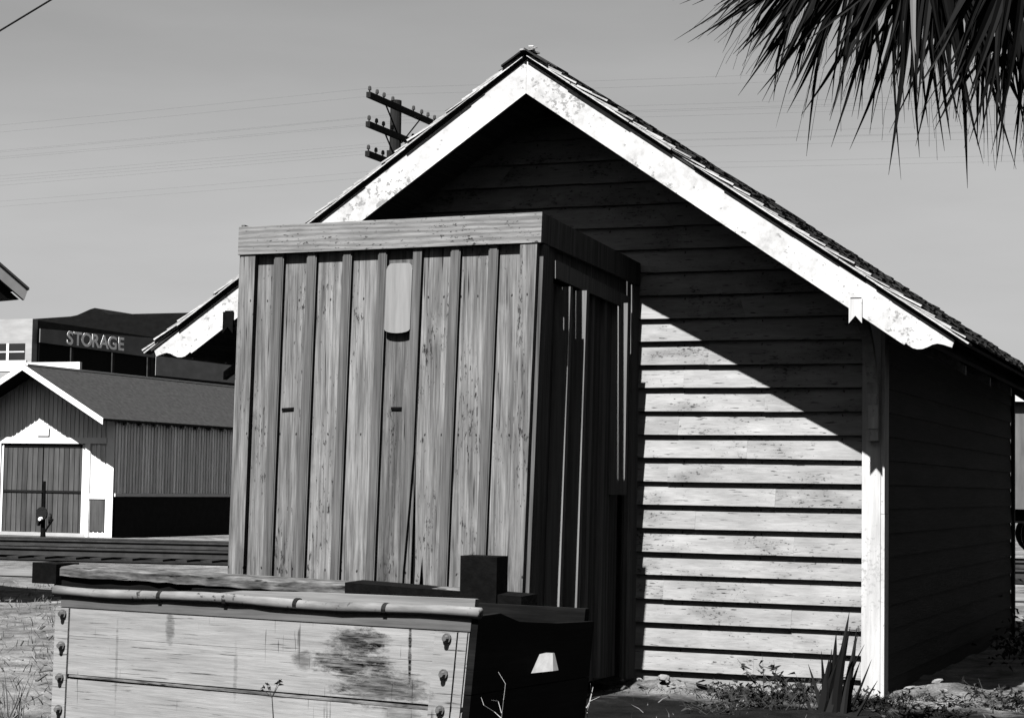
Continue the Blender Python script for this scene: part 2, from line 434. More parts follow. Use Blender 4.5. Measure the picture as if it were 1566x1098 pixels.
def sidew(xw, facing):
    b = MB()
    for k in range(3, -16, -1):
        z0 = S0 + k * SS - SS * 0
        if z0 + SS > zb(-.03) + .12: continue
        lap(b, .12, LW - .02, .12, LW - .02, z0, z0 + SS + .002, (xw, 0, 0), (0, 1, 0), (facing, 0, 0), .026)
    b.box((xw, .12, -.05), (xw + facing * .012, LW - .02, S0 - 15 * SS - .002))
    b.box((xw - facing * .003, .10, -.05), (xw - facing * .063, LW - .07, zb(-.03) + .12))
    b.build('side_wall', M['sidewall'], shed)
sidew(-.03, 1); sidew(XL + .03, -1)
# corner boards
for sg, xc in ((1, 0), (-1, XL)):
    b = MB(); b.box((xc - sg * .168, -.046, -.06), (xc - sg * .030, 0.0, zb(xc) + .1)); b.build('corner_board', M['trim'], shed)
    b = MB(); b.box((xc - sg * .0275, -.043, -.06), (xc, .118, 1.34)); b.box((xc - sg * .0275, -.0425, 1.343), (xc - sg * .001, .118, zb(xc) + .1)); b.build('corner_trim', M['trim'], shed)
    b = MB(); b.box((xc - sg * .02, LW - .03, -.06), (xc + sg * .018, LW + .05, zb(xc) + .1)); b.build('corner_trim', M['sidewall'], shed)
# bargeboards, front and back
prof = [(2.883, 2.537), (2.898, 2.547), (2.915, 2.532), (2.945, 2.513), (2.975, 2.505), (3.012, 2.506), (3.05, 2.52), (3.082, 2.536), (3.117, 2.543), (3.152, 2.536), (3.19, 2.523), (3.216, 2.513)]
BT = .255
for yb, th in ((-OV, .032), (LW + .3, .032)):
    for sg in (1, -1):
        pts = [(0, ZA)] + prof + [(3.235, ZA - 3.235 * MS + BT), (0, ZA + BT)]
        b = MB(); b.prism([(XA + sg * (w + .0008), yb, z) for w, z in pts], (0, th, 0)); b.build('bargeboard', M['barge'], shed)
# roof: deck and soffit boards, then shingle courses
ROOFLEN0, ROOFLEN1 = -OV + .034, LW + .298
WT = 3.30
roofs = []
for sg in (1, -1):
    b = MB()
    b.prism([(XA, ROOFLEN0, ZA + .10), (XA + sg * 3.05, ROOFLEN0, ZA + .10 - 3.05 * MS), (XA + sg * 3.05, ROOFLEN0, ZA + .13 - 3.05 * MS), (XA, ROOFLEN0, ZA + .13)], (0, ROOFLEN1 - ROOFLEN0, 0))
    for k in range(6):                         # rafters on the underside, closed at the wall line
        y = .25 + k * 1.3
        b.prism([(XA + sg * 2.5, y, zb(XA + 2.5) + .02), (XA + sg * 3.16, y, zb(XA + 3.16) + .03), (XA + sg * 3.16, y, zb(XA + 3.16) + .098), (XA + sg * 2.5, y, zb(XA + 2.5) + .098)], (0, .06, 0))
    b.build('soffit', M['soffit'], shed, warp=lambda v: Vector((v.x, v.y, v.z - .010 * max(0, v.y + OV))))
    cth = math.cos(math.atan(MS)); sth = math.sin(math.atan(MS))
    SL = WT / cth
    dn = Vector((sg * cth, 0, -sth)); up = Vector((sg * sth, 0, cth))
    base = Vector((XA, 0, ZA + BT + .006))
    def sag(v): return Vector((v.x, v.y, v.z - .010 * max(0, v.y + OV)))
    def shingle(bm, s0, s1, y0, y1, h0, h1, t):
        # butt end at s1 (lower), tail at s0
        bm.hexa([base + dn * s0 + up * h0 + Vector((0, y0, 0)), base + dn * s1 + up * h1 + Vector((0, y0, 0)), base + dn * s1 + up * h1 + Vector((0, y1, 0)), base + dn * s0 + up * h0 + Vector((0, y1, 0))],
                [base + dn * s0 + up * (h0 + .004) + Vector((0, y0, 0)), base + dn * s1 + up * (h1 + t) + Vector((0, y0, 0)), base + dn * s1 + up * (h1 + t) + Vector((0, y1, 0)), base + dn * s0 + up * (h0 + .004) + Vector((0, y1, 0))])
    rb = MB(); eb = MB()
    # solid sheathing under the shingles (edge seen as the dark line over the bargeboard)
    rb.prism([base + Vector((0, -OV - .008, 0)), base + dn * (SL - .05) + Vector((0, -OV - .008, 0)), base + dn * (SL - .05) + up * .022 + Vector((0, -OV - .008, 0)), base + up * .022 + Vector((0, -OV - .008, 0))], (0, LW + OV + .34, 0))
    EX = .135; n = int(SL / EX) + 1
    for i in range(n):
        s1 = SL - i * EX
        s0 = max(s1 - .36, 0.0)
        if s1 < .05: continue
        y = -OV - .022 + random.uniform(-.014, .010); first = True
        while y < LW + .33:
            w = random.uniform(.09, .19)
            jit = random.uniform(-.018, .018); lift = max(0, random.gauss(0, .006))
            (eb if first else rb).__class__
            tgt = eb if first else rb
            shingle(tgt, s0, s1 + jit, y, min(y + w, LW + .34), .024 + .002, .024 + .026 + lift, random.uniform(.010, .016))
            if first:                       # a doubled starter layer at the rake, staggered
                shingle(eb, max(s1 - .62, 0), s1 + random.uniform(-.05, .03), y + random.uniform(-.015, .03), y + w, .023, .024, .012)
            y += w + .004; first = False
    # old second layer of curled shingles lying over the first
    for i in range(n):
        s1 = SL - i * EX + .03
        if s1 < .2: continue
        y = -OV + random.uniform(.0, .04)
        while y < LW + .3:
            w = random.uniform(.09, .2)
            shingle(rb, max(s1 - .33, 0), s1 + random.uniform(-.02, .02), y, y + w, .036, .050 + abs(random.gauss(0, .008)), random.uniform(.010, .018))
            y += w + random.uniform(.003, .01)
    r_ = rb.build('roof', M['shingle'], shed, warp=sag); roofs.append(r_)
    eb.build('rake_shingles', M['rakestrip'], r_, warp=sag)
# ridge cap, broken at the front
b = MB()
for k in range(40):
    y = -OV - .05 + k * .21
    for sg in (1, -1):
        a = Vector((XA, y, ZA + BT + .068 + random.uniform(0, .012))); d = Vector((sg * .19, 0, -.19 * MS + random.uniform(0, .012)))
        b.hexa([a, a + d, a + d + Vector((0, .26, .004)), a + Vector((0, .26, .004))], [a + Vector((0, 0, .014)), a + d + Vector((0, 0, .014)), a + d + Vector((0, .26, .018)), a + Vector((0, .26, .018))])
b.build('ridge_cap', M['shingle'], roofs[0], warp=sag)
b = MB()
for k in range(5):
    p = Vector((XA + random.uniform(-.06, .06), -OV - random.uniform(-.02, .07), ZA + BT + .085 + random.uniform(-.015, .012)))
    b.bar(p, p + Vector((random.uniform(-.05, .05), random.uniform(.05, .12), random.uniform(-.01, .03))), random.uniform(.03, .06), .012)
b.build('broken_ridge_shingles', M['rakestrip'], roofs[0])
# purlin ends with swallow-tailed foot and curved knee braces
for xc in (-.075, XL + .075):
    b = MB(); zt = zb(xc) + .09; w = .047; zl = zb(xc) - .085
    b.prism([(xc - w, -OV - .02, zt), (xc - w, -OV - .02, zl), (xc, -OV - .02, zl + .055), (xc + w, -OV - .02, zl), (xc + w, -OV - .02, zt)], (0, .018, 0))
    pu = b.build('purlin_end', M['trim'] if xc > -2 else M['black'], shed)
    b = MB(); b.box((xc - .04, -OV, zb(xc) - .01), (xc + .04, -.048, zb(xc) + .10)); b.build('purlin', M['eavewhite'], shed)
    n = 14; ins = []; out = []
    for i in range(n + 1):
        t = i / n; a = t * math.pi / 2
        y = -OV + .05 + (OV - .16) * math.sin(a); z = zb(xc) - .03 - .78 * (1 - math.cos(a))
        ins.append((y, z)); k = .058 - .006 * t
        out.append((y + k * math.sin(a), z + k * math.cos(a)))
    b = MB()
    for i in range(n):
        q = [ins[i], ins[i + 1], out[i + 1], out[i]]
        b.hexa([(xc - .036, y, z) for y, z in q], [(xc + .036, y, z) for y, z in q])
    b.build('brace', M['trim'], shed)
    b = MB(); b.box((xc - .036, -.100, zb(xc) - .90), (xc + .036, -.047, zb(xc) - .80)); b.build('brace_foot', M['trim'], shed)

# ------------------------------------------------------------------ plank booth in front of the gable
booth = thing('wooden_booth', 'tall weathered board and batten booth standing against the clapboard gable', 'booth', (-3.07, -1.15, 0))
XB = -1.936; XBL = -4.226; YF = -2.2
def lean(v):
    k = max(0.0, min(1.0, -v.y / 2.2)); fr = (v.x - XBL) / (XB - XBL)
    return Vector((v.x + (.015 + .014 * fr) * (v.z - 3.15) * k, v.y, v.z))
def bp(b, name, mat, par=booth, **k): return b.build(name, mat, par, warp=lean, **k)
gaps = [-4.098, -3.875, -3.613, -3.335, -3.061, -2.793, -2.504, -2.223, -2.06]
ZT = 3.19
b = MB()
for i in range(len(gaps) - 1):
    x0 = gaps[i] + .006; x1 = gaps[i + 1]
    zb0 = .06; yb_ = YF + .012 + random.uniform(-.003, .003)
    if i == 5:                               # board beside the missing batten foot: split at the bottom
        x0b = x0 + .028
        xm = x0 + .075
        b.prism([(x0, yb_, 1.66), (x0b, yb_, .95), (x0b, yb_, zb0), (xm - .012, yb_, zb0), (xm - .012, yb_, .80), (xm + .004, yb_, 1.02), (xm + .022, yb_, .80), (xm + .022, yb_, zb0), (x1, yb_, zb0), (x1, yb_, ZT), (x0, yb_, ZT)], (0, .022, 0))
    else:
        b.prism([(x0, yb_, zb0), (x1 + random.uniform(-.003, .002), yb_, zb0), (x1, yb_, ZT), (x0, yb_, ZT)], (0, .022, 0))
front = bp(b, 'front_wall', M['booth'])
b = MB(); b.box((XBL + .03, YF + .05, .05), (XB - .03, YF + .09, ZT)); bp(b, 'dark_backing', M['void'], booth)  # near-black sheet behind the board gaps, coloured for the shade inside
bats = [(-3.954, -3.875), (-3.691, -3.613), (-3.407, -3.335), (-3.131, -3.061), (-2.86, -2.793), (-2.578, -2.504), (-2.295, -2.223)]
for i, (x0, x1) in enumerate(bats):
    b = MB(); zb0 = .06; t = .029; y0 = YF + .0105
    if i == 4:                               # the foot of this batten has split away to a sliver
        b.prism([(x0, y0 - t, .06), (x0 + .012, y0 - t, .06), (x0 + .020, y0 - t, .9), (x0 + .045, y0 - t, 1.35), (x1 - .004, y0 - t, 1.72), (x1, y0 - t, 3.15), (x0, y0 - t, 3.15)], (0, t, 0)); bp(b, 'batten', M['batten'], front, label='batten with its lower edge split away'); continue
    n = 6                                    # top rounded over
    top = [(y0, 3.16)] + [(y0 - t + t * .45 * (1 - math.cos(a)), 3.135 + .03 * math.sin(a)) for a in [math.pi / 2 * (n - k) / n for k in range(n + 1)]]
    pr = [(y0, zb0)] + [(y, z) for y, z in top] + [(y0 - t, zb0)]
    xm = (x0 + x1) / 2; c = .009
    b.prism([(x0 + c, y, z) for y, z in pr], (x1 - x0 - 2 * c, 0, 0))
    # chamfered edges
    for xa_, xb_ in ((x0, x0 + c), (x1 - c, x1)):
        q = [(y0, zb0), (y0, 3.15), (y0 - t * .8, 3.125), (y0 - t * .8, zb0)]
        b.prism([(xa_, y, z) for y, z in q], (xb_ - xa_ - .0006, 0, 0))
    bp(b, 'batten', M['batten'], front)
b = MB(); b.box((XBL, YF - .028, .05), (-4.100, YF + .02, ZT - .02)); bp(b, 'corner_board', M['booth'])
b = MB(); b.box((-2.058, YF - .030, .05), (XB, YF + .02, ZT - .02)); bp(b, 'corner_board', M['booth'])
# cap boards
def zc(y): return 3.345 + (3.255 - 3.345) * (y + 2.24) / 2.2
b = MB(); b.prism([(XBL - .012, YF - .037, 3.128), (XB + .030, YF - .037, 3.146), (XB + .030, YF - .037, 3.352), (XBL - .012, YF - .037, 3.330)], (0, .034, 0)); bp(b, 'cap_board', M['cap'])
for x0, x1 in ((XB + .001, XB + .028), (XBL - .01, XBL + .017)):
    b = MB(); b.prism([(x0, YF - .003, 3.15), (x0, -.05, 3.075), (x0, -.05, 3.25), (x0, YF - .003, 3.348)], (x1 - x0, 0, 0)); bp(b, 'side_cap_board', M['boothside'])
b = MB(); b.prism([(XBL + .02, YF, 3.31), (XBL + .02, -.06, 3.215), (XBL + .02, -.06, 3.24), (XBL + .02, YF, 3.335)], (XB - XBL - .04, 0, 0)); bp(b, 'roof', M['boothside'])
# right side: corner board, lintel, door of boards and battens, back trim
def zs(y): return 3.155 - .034 * (y + 2.2)
b = MB(); b.box((XB - .02, YF + .022, .05), (XB - .004, YF + .32, 3.15)); b.box((XB - .022, -.26, .05), (XB - .006, -.03, 3.1)); b.box((XB - .05, YF + .03, 2.96), (XB - .024, -.04, 3.2)); b.box((XB - .2, YF + .1, 3.12), (XB - .03, -.06, 3.2)); bp(b, 'side_wall', M['boothside'])
b = MB(); b.box((XB - .002, YF + .022, .05), (XB + .029, YF + .13, 3.14)); bp(b, 'corner_board', M['boothside'])
b = MB(); b.prism([(XB - .004, -1.87, 2.94), (XB - .004, -.25, 2.865), (XB - .004, -.25, 2.965), (XB - .004, -1.87, 3.065)], (.020, 0, 0)); bp(b, 'lintel', M['sidebatten'], label='plain board over the plank door')
b = MB()
ys = [-1.86, -1.66, -1.47, -1.25, -1.02, -.80, -.60, -.44, -.26]
for i in range(len(ys) - 1):
    b.box((XB - .085, ys[i] + .005, .08), (XB - .06, ys[i + 1] - .004, 2.92))
door = bp(b, 'door', M['boothside'])
for y, w, t, z0 in ((-1.70, .05, .116, .60), (-1.42, .06, .136, .07), (-1.0, .06, .030, .1), (-.72, .06, .03, .1), (-.47, .05, .127, 1.45)):
    b = MB(); b.box((XB - .058, y, z0), (XB - .058 + t, y + w, 2.90)); bp(b, 'batten', M['sidebatten'], door)
b = MB(); b.box((XB - .012, -.175, .05), (XB + .018, -.03, 3.07)); bp(b, 'corner_board', M['sidebatten'])
b = MB(); b.box((XBL + .004, YF + .022, .05), (XBL + .02, -.05, 3.12)); bp(b, 'side_wall', M['booth'])
b = MB(); b.box((XBL + .02, -.075, .05), (XB - .06, -.055, 3.2)); bp(b, 'back_wall', M['boothside'])
# plaque: rounded board nailed between two battens
b = MB(); x0, x1, z0, z1 = -3.055, -2.858, 2.575, 3.035; pts = []
for k in range(9):
    a = math.pi * k / 8; pts.append(((x0 + x1) / 2 + math.cos(a) * (x1 - x0) / 2 * (1 if True else 0), z1 - .045 + .045 * min(1, 1.35 * math.sin(a))))
for k in range(9):
    a = math.pi * k / 8; pts.append(((x0 + x1) / 2 - math.cos(a) * (x1 - x0) / 2, z0 - .028 * math.sin(a)))
b.prism([(x, YF - .026, z) for x, z in pts], (0, .020, 0)); bp(b, 'plaque', M['plaque'], label='pale blank board with rounded ends under the cap board')
for x0, x1, z, tz in ((-3.855, -3.76, 2.020, .006), (-2.993, -2.912, 2.028, 0)):
    b = MB(); b.hexa([(x0, YF + .004, z - .011), (x1, YF + .004, z - .011 + tz), (x1, YF + .02, z - .011 + tz), (x0, YF + .02, z - .011)], [(x0, YF + .004, z + .008), (x1, YF + .004, z + .008 + tz), (x1, YF + .02, z + .008 + tz), (x0, YF + .02, z + .008)])
    bp(b, 'metal_cleat', M['black'], front)

# ------------------------------------------------------------------ old wagon box in front
BA = R(-9.13)
wb = thing('wooden_wagon_box', 'worn open wagon box with bolted straps and pale rod along its rim', 'wagon box', (-2.9, -6.26, 0), BA)
WM = Matrix.Translation((-2.9, -6.26, 0)) @ Matrix.Rotation(BA, 4, 'Z')
L = 2.42
def flare(v):                                    # local lean of the sides, local -> world
    k = v.x / L; dz = v.z - .95
    return WM @ Vector((v.x + dz * (.015 * (1 - k) + .095 * k), v.y, v.z))
def wp(b, name, mat, par=wb, **k): return b.build(name, mat, par, warp=flare, **k)
b = MB()
for (z0, z1, y) in ((.735, .872, 0), (.548, .7335, .001), (.30, .5235, .0), (.08, .298, .002)):
    b.box((0, y, z0), (L - .005, y + .04, z1))
panel = wp(b, 'front_panel', M['boxpaint'])
b = MB(); b.hexa([(.10, -.0012, .535), (L - .18, -.0012, .524), (L - .18, .03, .524), (.10, .03, .535)], [(.10, .004, .5475), (L - .18, .012, .5475), (L - .18, .03, .5475), (.10, .03, .5475)]); wp(b, 'plank_joint', M['railwood'], panel)
b = MB(); b.box((0.03, -.004, .8735), (L, .04, .935)); wp(b, 'rim_board', M['rimgrey'])
b = MB(); n = 24
b.tube([(-.01 + (L + .05) * i / n, -.001 + random.uniform(-.001, .001), .950 - .006 * math.sin(i * .5)) for i in range(n + 1)], [.026 + random.uniform(-.002, .0015) for _ in range(n + 1)], 14)
rod = wp(b, 'rim_rod', M['rod'], smooth=True)
for x in (.66, 1.06, 1.47, 1.96):
    b = MB(); b.tube([(x, -.001, .950), (x + .022, -.001, .950)], .0278, 12); wp(b, 'rod_clamp', M['darkiron'], rod)
for x0, x1, par in ((.005, .092, 0), (L - .175, L - .062, 0)):
    b = MB(); b.box((x0, -.012, .08), (x1, -.001, .868)); st = wp(b, 'strap', M['ledge'] if 0 else M['boxpaint'])
    for k in range(5):
        z = .84 - k * .155; xm = (x0 + x1) / 2 + .01
        b = MB(); b.tube([(xm, -.013, z), (xm, -.022, z)], .022, 10); b.tube([(xm, -.022, z), (xm, -.040, z)], [.015, .012], 8); wp(b, 'bolt', M['iron'], st)
b = MB(); b.box((L - .054, -.010, .08), (L - .01, -.001, .868)); wp(b, 'edge_strip', M['boxpaint'])
# ledge board inside the front
b = MB(); b.prism([(.80, .045, .90), (L - .02, .045, .90), (L - .02, .045, 1.010), (1.5, .045, 1.002), (1.1, .045, .992), (.80, .045, .955)], (0, .03, 0)); wp(b, 'ledge', M['ledge'])
DP = 1.02
# rear wall, right end, left end
b = MB()
for z0, z1 in ((.08, .33), (.334, .60), (.604, .925)): b.box((0, DP, z0), (L, DP + .04, z1))
wp(b, 'rear_panel', M['end'])
b = MB()
for z0, z1, a in ((.08, .33, 0), (.334, .60, 0), (.604, .90, 1)):
    if a: b.prism([(L - .002, .0, z0), (L - .002, DP + .04, z0), (L - .002, DP + .04, .865), (L - .002, .70, .875), (L - .002, .35, .90), (L - .002, .18, .945), (L - .002, .0, .94)], (.035, 0, 0))
    else: b.box((L - .002, 0, z0), (L + .033, DP + .04, z1))
wp(b, 'end_panel', M['end'])
b = MB(); b.box((.005, .042, .08), (.045, DP - .002, .90)); wp(b, 'end_panel', M['end'])
b = MB(); b.box((.04, .05, .1), (L - .01, DP, .14)); wp(b, 'floor', M['end'])
# heavy weathered rail along the rear with a tarred end
a0 = WM.inverted() @ onY(80, 866, -4.76); a1 = WM.inverted() @ onY(735, 906, -5.32)
n = 40; b = MB(); w = .13; vs = []
for i in range(n + 1):
    p = a0.lerp(a1, i / n); k1 = random.uniform(-.007, .004); k2 = random.uniform(-.004, .004)
    vs += [p + Vector((0, k2, -.052 + k2)), p + Vector((0, k2, -.006 + k1)), p + Vector((0, .018, .004 + k1)), p + Vector((0, w, .012)), p + Vector((0, w, -.05))]
fs = [(5 * i + k, 5 * i + (k + 1) % 5, 5 * i + 5 + (k + 1) % 5, 5 * i + 5 + k) for i in range(n) for k in range(5)] + [(0, 1, 2, 3, 4), tuple(5 * n + k for k in range(5))]
b.add(vs, fs)
rail_ = b.build('rear_rail', M['railwood'], wb, warp=lambda v: WM @ v)
b = MB(); q0 = a0 + Vector((.0, .02, 0)); q1 = a1 + Vector((0, .02, 0)); dn_ = Vector((0, 0, -.054)); dd_ = Vector((0, 0, -.19)); th_ = Vector((0, .04, 0))
b.hexa([q0 + dd_, q1 + dd_, q1 + dd_ + th_, q0 + dd_ + th_], [q0 + dn_, q1 + dn_, q1 + dn_ + th_, q0 + dn_ + th_]); b.build('shade_strip', M['end'], rail_, warp=lambda v: WM @ v)  # black strip hung under the rail, standing in for the shaded box inside
b = MB(); p = a0.lerp(a1, .72); q = a1 + Vector((.25, 0, -.02))
b.hexa([p + Vector((0, -.02, -.09)), q + Vector((0, -.02, -.09)), q + Vector((0, .14, -.09)), p + Vector((0, .14, -.09))], [p + Vector((0, -.02, .012)), q + Vector((0, -.02, .012)), q + Vector((0, .14, .02)), p + Vector((0, .14, .02))])
b.build('iron_sleeve', M['black'], rail_, warp=lambda v: WM @ v)
b = MB(); b.hexa([a0 + Vector((-.13, -.03, -.10)), a0 + Vector((.06, -.03, -.10)), a0 + Vector((.06, .16, -.10)), a0 + Vector((-.13, .16, -.10))], [a0 + Vector((-.13, -.03, .022)), a0 + Vector((.06, -.03, .016)), a0 + Vector((.06, .16, .02)), a0 + Vector((-.13, .16, .02))]); b.build('end_block', M['black'], rail_, warp=lambda v: WM @ v)
# tarred stake at the right rear
b = MB(); c0 = onY(703, 915, -5.36); c1 = onY(760, 915, -5.36); zt = onY(730, 850, -5.36).z
b.hexa([(c0.x, -5.36, .1), (c1.x, -5.37, .1), (c1.x, -5.22, .1), (c0.x, -5.2, .1)], [(c0.x, -5.36, zt), (c1.x, -5.37, zt - .002), (c1.x, -5.22, zt), (c0.x, -5.2, zt)]); b.build('stake', M['black'], wb)
# lit wedge block nailed on the dark end
b = MB(); xx = L + .034
b.hexa([(xx, .50, .66), (xx + .085, .55, .672), (xx + .085, .60, .672), (xx, .62, .66)], [(xx, .56, .742), (xx + .055, .585, .748), (xx + .055, .60, .748), (xx, .62, .745)]); wp(b, 'wedge_block', M['plaque'], label='small pale wedge of wood nailed on the black end of the box')

# ------------------------------------------------------------------ grey garage shed across the tracks
GX, GY = -25.70, 28.99; GXA = -28.05; GZ = 3.08; GA = 4.40; GXL = 2 * GXA - GX; GL = 16
gs = thing('garage_shed', 'low grey board garage with white trim and double plank doors across the tracks', 'shed', (GXA, GY, 0))
def gz(x): return GA - (GA - GZ) * abs(x - GXA) / (GX - GXA)
b = MB(); n = 34
for i in range(n):
    x0 = GXL + (GX - GXL) * i / n; x1 = GXL + (GX - GXL) * (i + 1) / n - .008
    zb0 = 0
    dx0, dx1 = -29.20, -26.58
    if x0 > dx0 - .02 and x1 < dx1 + .02: zb0 = 2.42
    pts = [(x0, zb0), (x1, zb0), (x1, gz(x1) - .02)] + ([(GXA, GA - .02)] if x0 < GXA < x1 else []) + [(x0, gz(x0) - .02)]
    b.prism([(x, GY, z) for x, z in pts], (0, .03, 0))
    b.box((x1 - .012, GY - .014, zb0), (x1 + .02, GY - .001, min(gz(x1), gz(x1 + .02)) - .03))
b.build('front_wall', M['shedfront'], gs)
b = MB(); n = 110
for i in range(n):
    y0 = GY + .04 + (GL - .04) * i / n; y1 = GY + .04 + (GL - .04) * (i + 1) / n
    b.box((GX - .03, y0, 1.16), (GX, y1 - .01, GZ + .02)); b.box((GX + .0005, y0, 1.16), (GX + .022, y0 + .045, GZ + .02))
b.build('side_wall', M['shedside'], gs)
b = MB(); b.box((GX - .04, GY + .1, 0), (GX + .012, GY + GL, 1.07)); b.build('dado', M['sheddado'], gs)
b = MB(); b.box((GX + .001, GY + .03, 1.072), (GX + .06, GY + GL, 1.155)); b.build('dado_rail', M['white'], gs)
b = MB(); b.box((GXL, GY + .04, 0), (GXL + .03, GY + GL, GZ)); b.box((GXL + .03, GY + GL - .03, 0), (GX - .05, GY + GL, GZ)); b.build('side_wall', M['shedside'], gs)
for sg in (1, -1):
    b = MB(); w = GX - GXA + .16; sl = (GA - GZ) / (GX - GXA)
    b.prism([(GXA, GY - .80, GA + .03), (GXA + sg * w, GY - .80, GA + .03 - sl * w), (GXA + sg * w, GY - .80, GA + .09 - sl * w), (GXA, GY - .80, GA + .09)], (0, GL + 1.1, 0)); b.build('roof', M['shedroof'], gs)
    b = MB(); b.prism([(GXA, GY - .835, GA - .06), (GXA + sg * (w + .02), GY - .835, GA - .06 - sl * (w + .02)), (GXA + sg * (w + .02), GY - .835, GA + .10 - sl * (w + .02)), (GXA, GY - .835, GA + .10)], (0, .033, 0)); b.build('bargeboard', M['white'], gs)
b = MB(); b.box((GXA - .07, GY - .7, GA + .07), (GXA + .07, GY + GL + .2, GA + .115)); b.build('ridge_cap', M['white'], gs)
for k in range(22):
    b = MB(); b.box((GX + .024, GY + .35 + k * .72, GZ - .13), (GX + .15, GY + .43 + k * .72, GZ - .035)); b.build('rafter_tail', M['midwall'], gs)
for x0, x1 in ((GX - .20, GX + .024), (GXL, GXL + .2)):
    b = MB(); b.box((x0, GY - .035, 0), (x1, GY - .0145, GZ + .02)); b.build('corner_board', M['white'], gs)
b = MB(); b.box((-26.56, GY - .045, 0), (-26.40, GY - .0145, 2.44)); b.build('door_post', M['white'], gs)
b = MB(); b.box((-29.38, GY - .045, 0), (-29.22, GY - .0145, 2.44)); b.build('door_post', M['white'], gs)
b = MB(); b.box((-29.5, GY - .05, 2.442), (-25.9, GY - .015, 2.60)); b.build('lintel', M['white'], gs)
b = MB(); b.box((-26.398, GY - .042, 1.00), (-25.91, GY - .0148, 1.14)); b.build('sill_rail', M['white'], gs)
b = MB(); b.box((-26.38, GY - .025, .16), (-25.92, GY - .0147, .99)); b.build('lower_panel', M['sheddoor'], gs)
b = MB(); b.box((GXA - .02, GY - .06, 2.64), (GXA + .34, GY - .016, 2.84)); b.build('lamp_box', M['white'], gs)
for x0, x1 in ((-29.19, -27.905), (-27.885, -26.59)):
    b = MB(); n = 8
    for i in range(n):
        a0_ = x0 + (x1 - x0) * i / n; a1_ = x0 + (x1 - x0) * (i + 1) / n
        b.box((a0_, GY + .02, .10), (a1_ - .018, GY + .05, 2.34))
    d = b.build('door', M['sheddoor'], gs)
    b = MB(); b.box((x0, GY + .002, 1.14), (x1, GY + .018, 1.20)); b.box((x0, GY + .004, 2.345), (x1, GY + .018, 2.41)); b.build('door_rail', M['sheddado'], d)
b = MB(); b.box((-29.25, GY - .06, 0), (-26.5, GY + .05, .09)); b.build('threshold', M['midwall'], gs)

# ------------------------------------------------------------------ storage warehouse behind
WX, WY = -37.70, 42.0
wh = thing('storage_warehouse', 'large storage building, pale front and dark side with a lettered sign board', 'warehouse', (WX, WY, 0))
b = MB(); b.box((WX - 16, WY, 0), (WX, WY + .3, 7.05)); fw_ = b.build('front_wall', M['offwhite'], wh)
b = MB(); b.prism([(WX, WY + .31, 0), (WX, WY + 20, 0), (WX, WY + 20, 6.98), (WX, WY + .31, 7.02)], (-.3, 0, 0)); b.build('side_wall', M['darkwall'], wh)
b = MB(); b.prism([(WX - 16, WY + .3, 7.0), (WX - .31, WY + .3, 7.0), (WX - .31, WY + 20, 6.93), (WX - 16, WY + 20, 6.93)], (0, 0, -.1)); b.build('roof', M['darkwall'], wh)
w0 = onY(-20, 526, WY); w1 = onY(38, 551, WY)
b = MB(); b.box((w0.x, WY - .03, w1.z), (w1.x, WY - .005, w0.z)); wd = b.build('window', M['glass'], wh)
b = MB(); m_ = onY(13, 540, WY).x
for x in (m_, w0.x + .25): b.box((x - .05, WY - .06, w1.z), (x + .05, WY - .032, w0.z))
b.box((w0.x, WY - .055, (w0.z + w1.z) / 2 - .02), (w1.x, WY - .033, (w0.z + w1.z) / 2 + .02))
b.build('muntin', M['white'], wd)
b = MB(); b.box((w0.x, WY - .07, w1.z - .12), (w1.x + .1, WY - .004, w1.z - .005)); b.build('sill', M['white'], wd)
# dark loading openings under the sign board, slim posts between
SX = WX + .16
b = MB(); b.prism([(SX, 42.2, 6.24), (SX, 49.6, 6.20), (SX, 49.6, 6.95), (SX, 42.2, 6.72)], (.03, 0, 0)); sg_ = b.build('sign_board', M['sign'], wh)
b = MB(); b.box((WX + .002, 42.4, 4.2), (WX + .03, 49.6, 6.19)); b.build('loading_opening', M['void'], wh)
for px in (115, 178, 232):
    y = onX(px, 555, WX + .2).y
    b = MB(); b.box((WX + .032, y - .09, 0), (WX + .08, y + .06, 6.2)); b.build('post', M['darkwall'], wh)
b = MB(); b.prism([(WX + .05, 49.9, 5.55), (WX + .05, 61, 5.6), (WX + .05, 61, 6.3), (WX + .05, 49.9, 6.3)], (.015, 0, 0)); b.build('wall_panel', M['midwall'], wh)
b = MB(); b.box((WX + .002, 49.75, 6.5), (WX + .06, 53, 6.9)); b.build('upper_panel', M['midwall'], wh)
# lettering
y0 = onX(98, 515, SX + .03).y; y1 = onX(191, 527, SX + .03).y
word = "STORAGE"; pitch = (y1 - y0) / len(word)
dg = None
for i, ch in enumerate(word):
    cu = bpy.data.curves.new('letter', 'FONT'); cu.body = ch; cu.size = .78; cu.extrude = .003; cu.offset = .018; cu.align_x = 'CENTER'
    to = bpy.data.objects.new('tmp', cu); COL.objects.link(to)
    bpy.context.view_layer.update()
    me = bpy.data.meshes.new_from_object(to.evaluated_get(bpy.context.evaluated_depsgraph_get()))
    bpy.data.objects.remove(to)
    zz = 6.30 + .005 * i
    mm = Matrix.Translation((SX + .04, y0 + pitch * (i + .5 + (.14 if i == 0 else 0)), zz)) @ Matrix.Rotation(R(90), 4, 'Z') @ Matrix.Rotation(R(90), 4, 'X') @ Matrix.Diagonal((1.08, .86, 1, 1))
    me.transform(world(sg_).inverted() @ mm)
    me.materials.clear(); me.materials.append(M['letter'])
    lo = bpy.data.objects.new('letter', me); COL.objects.link(lo); lo.parent = sg_

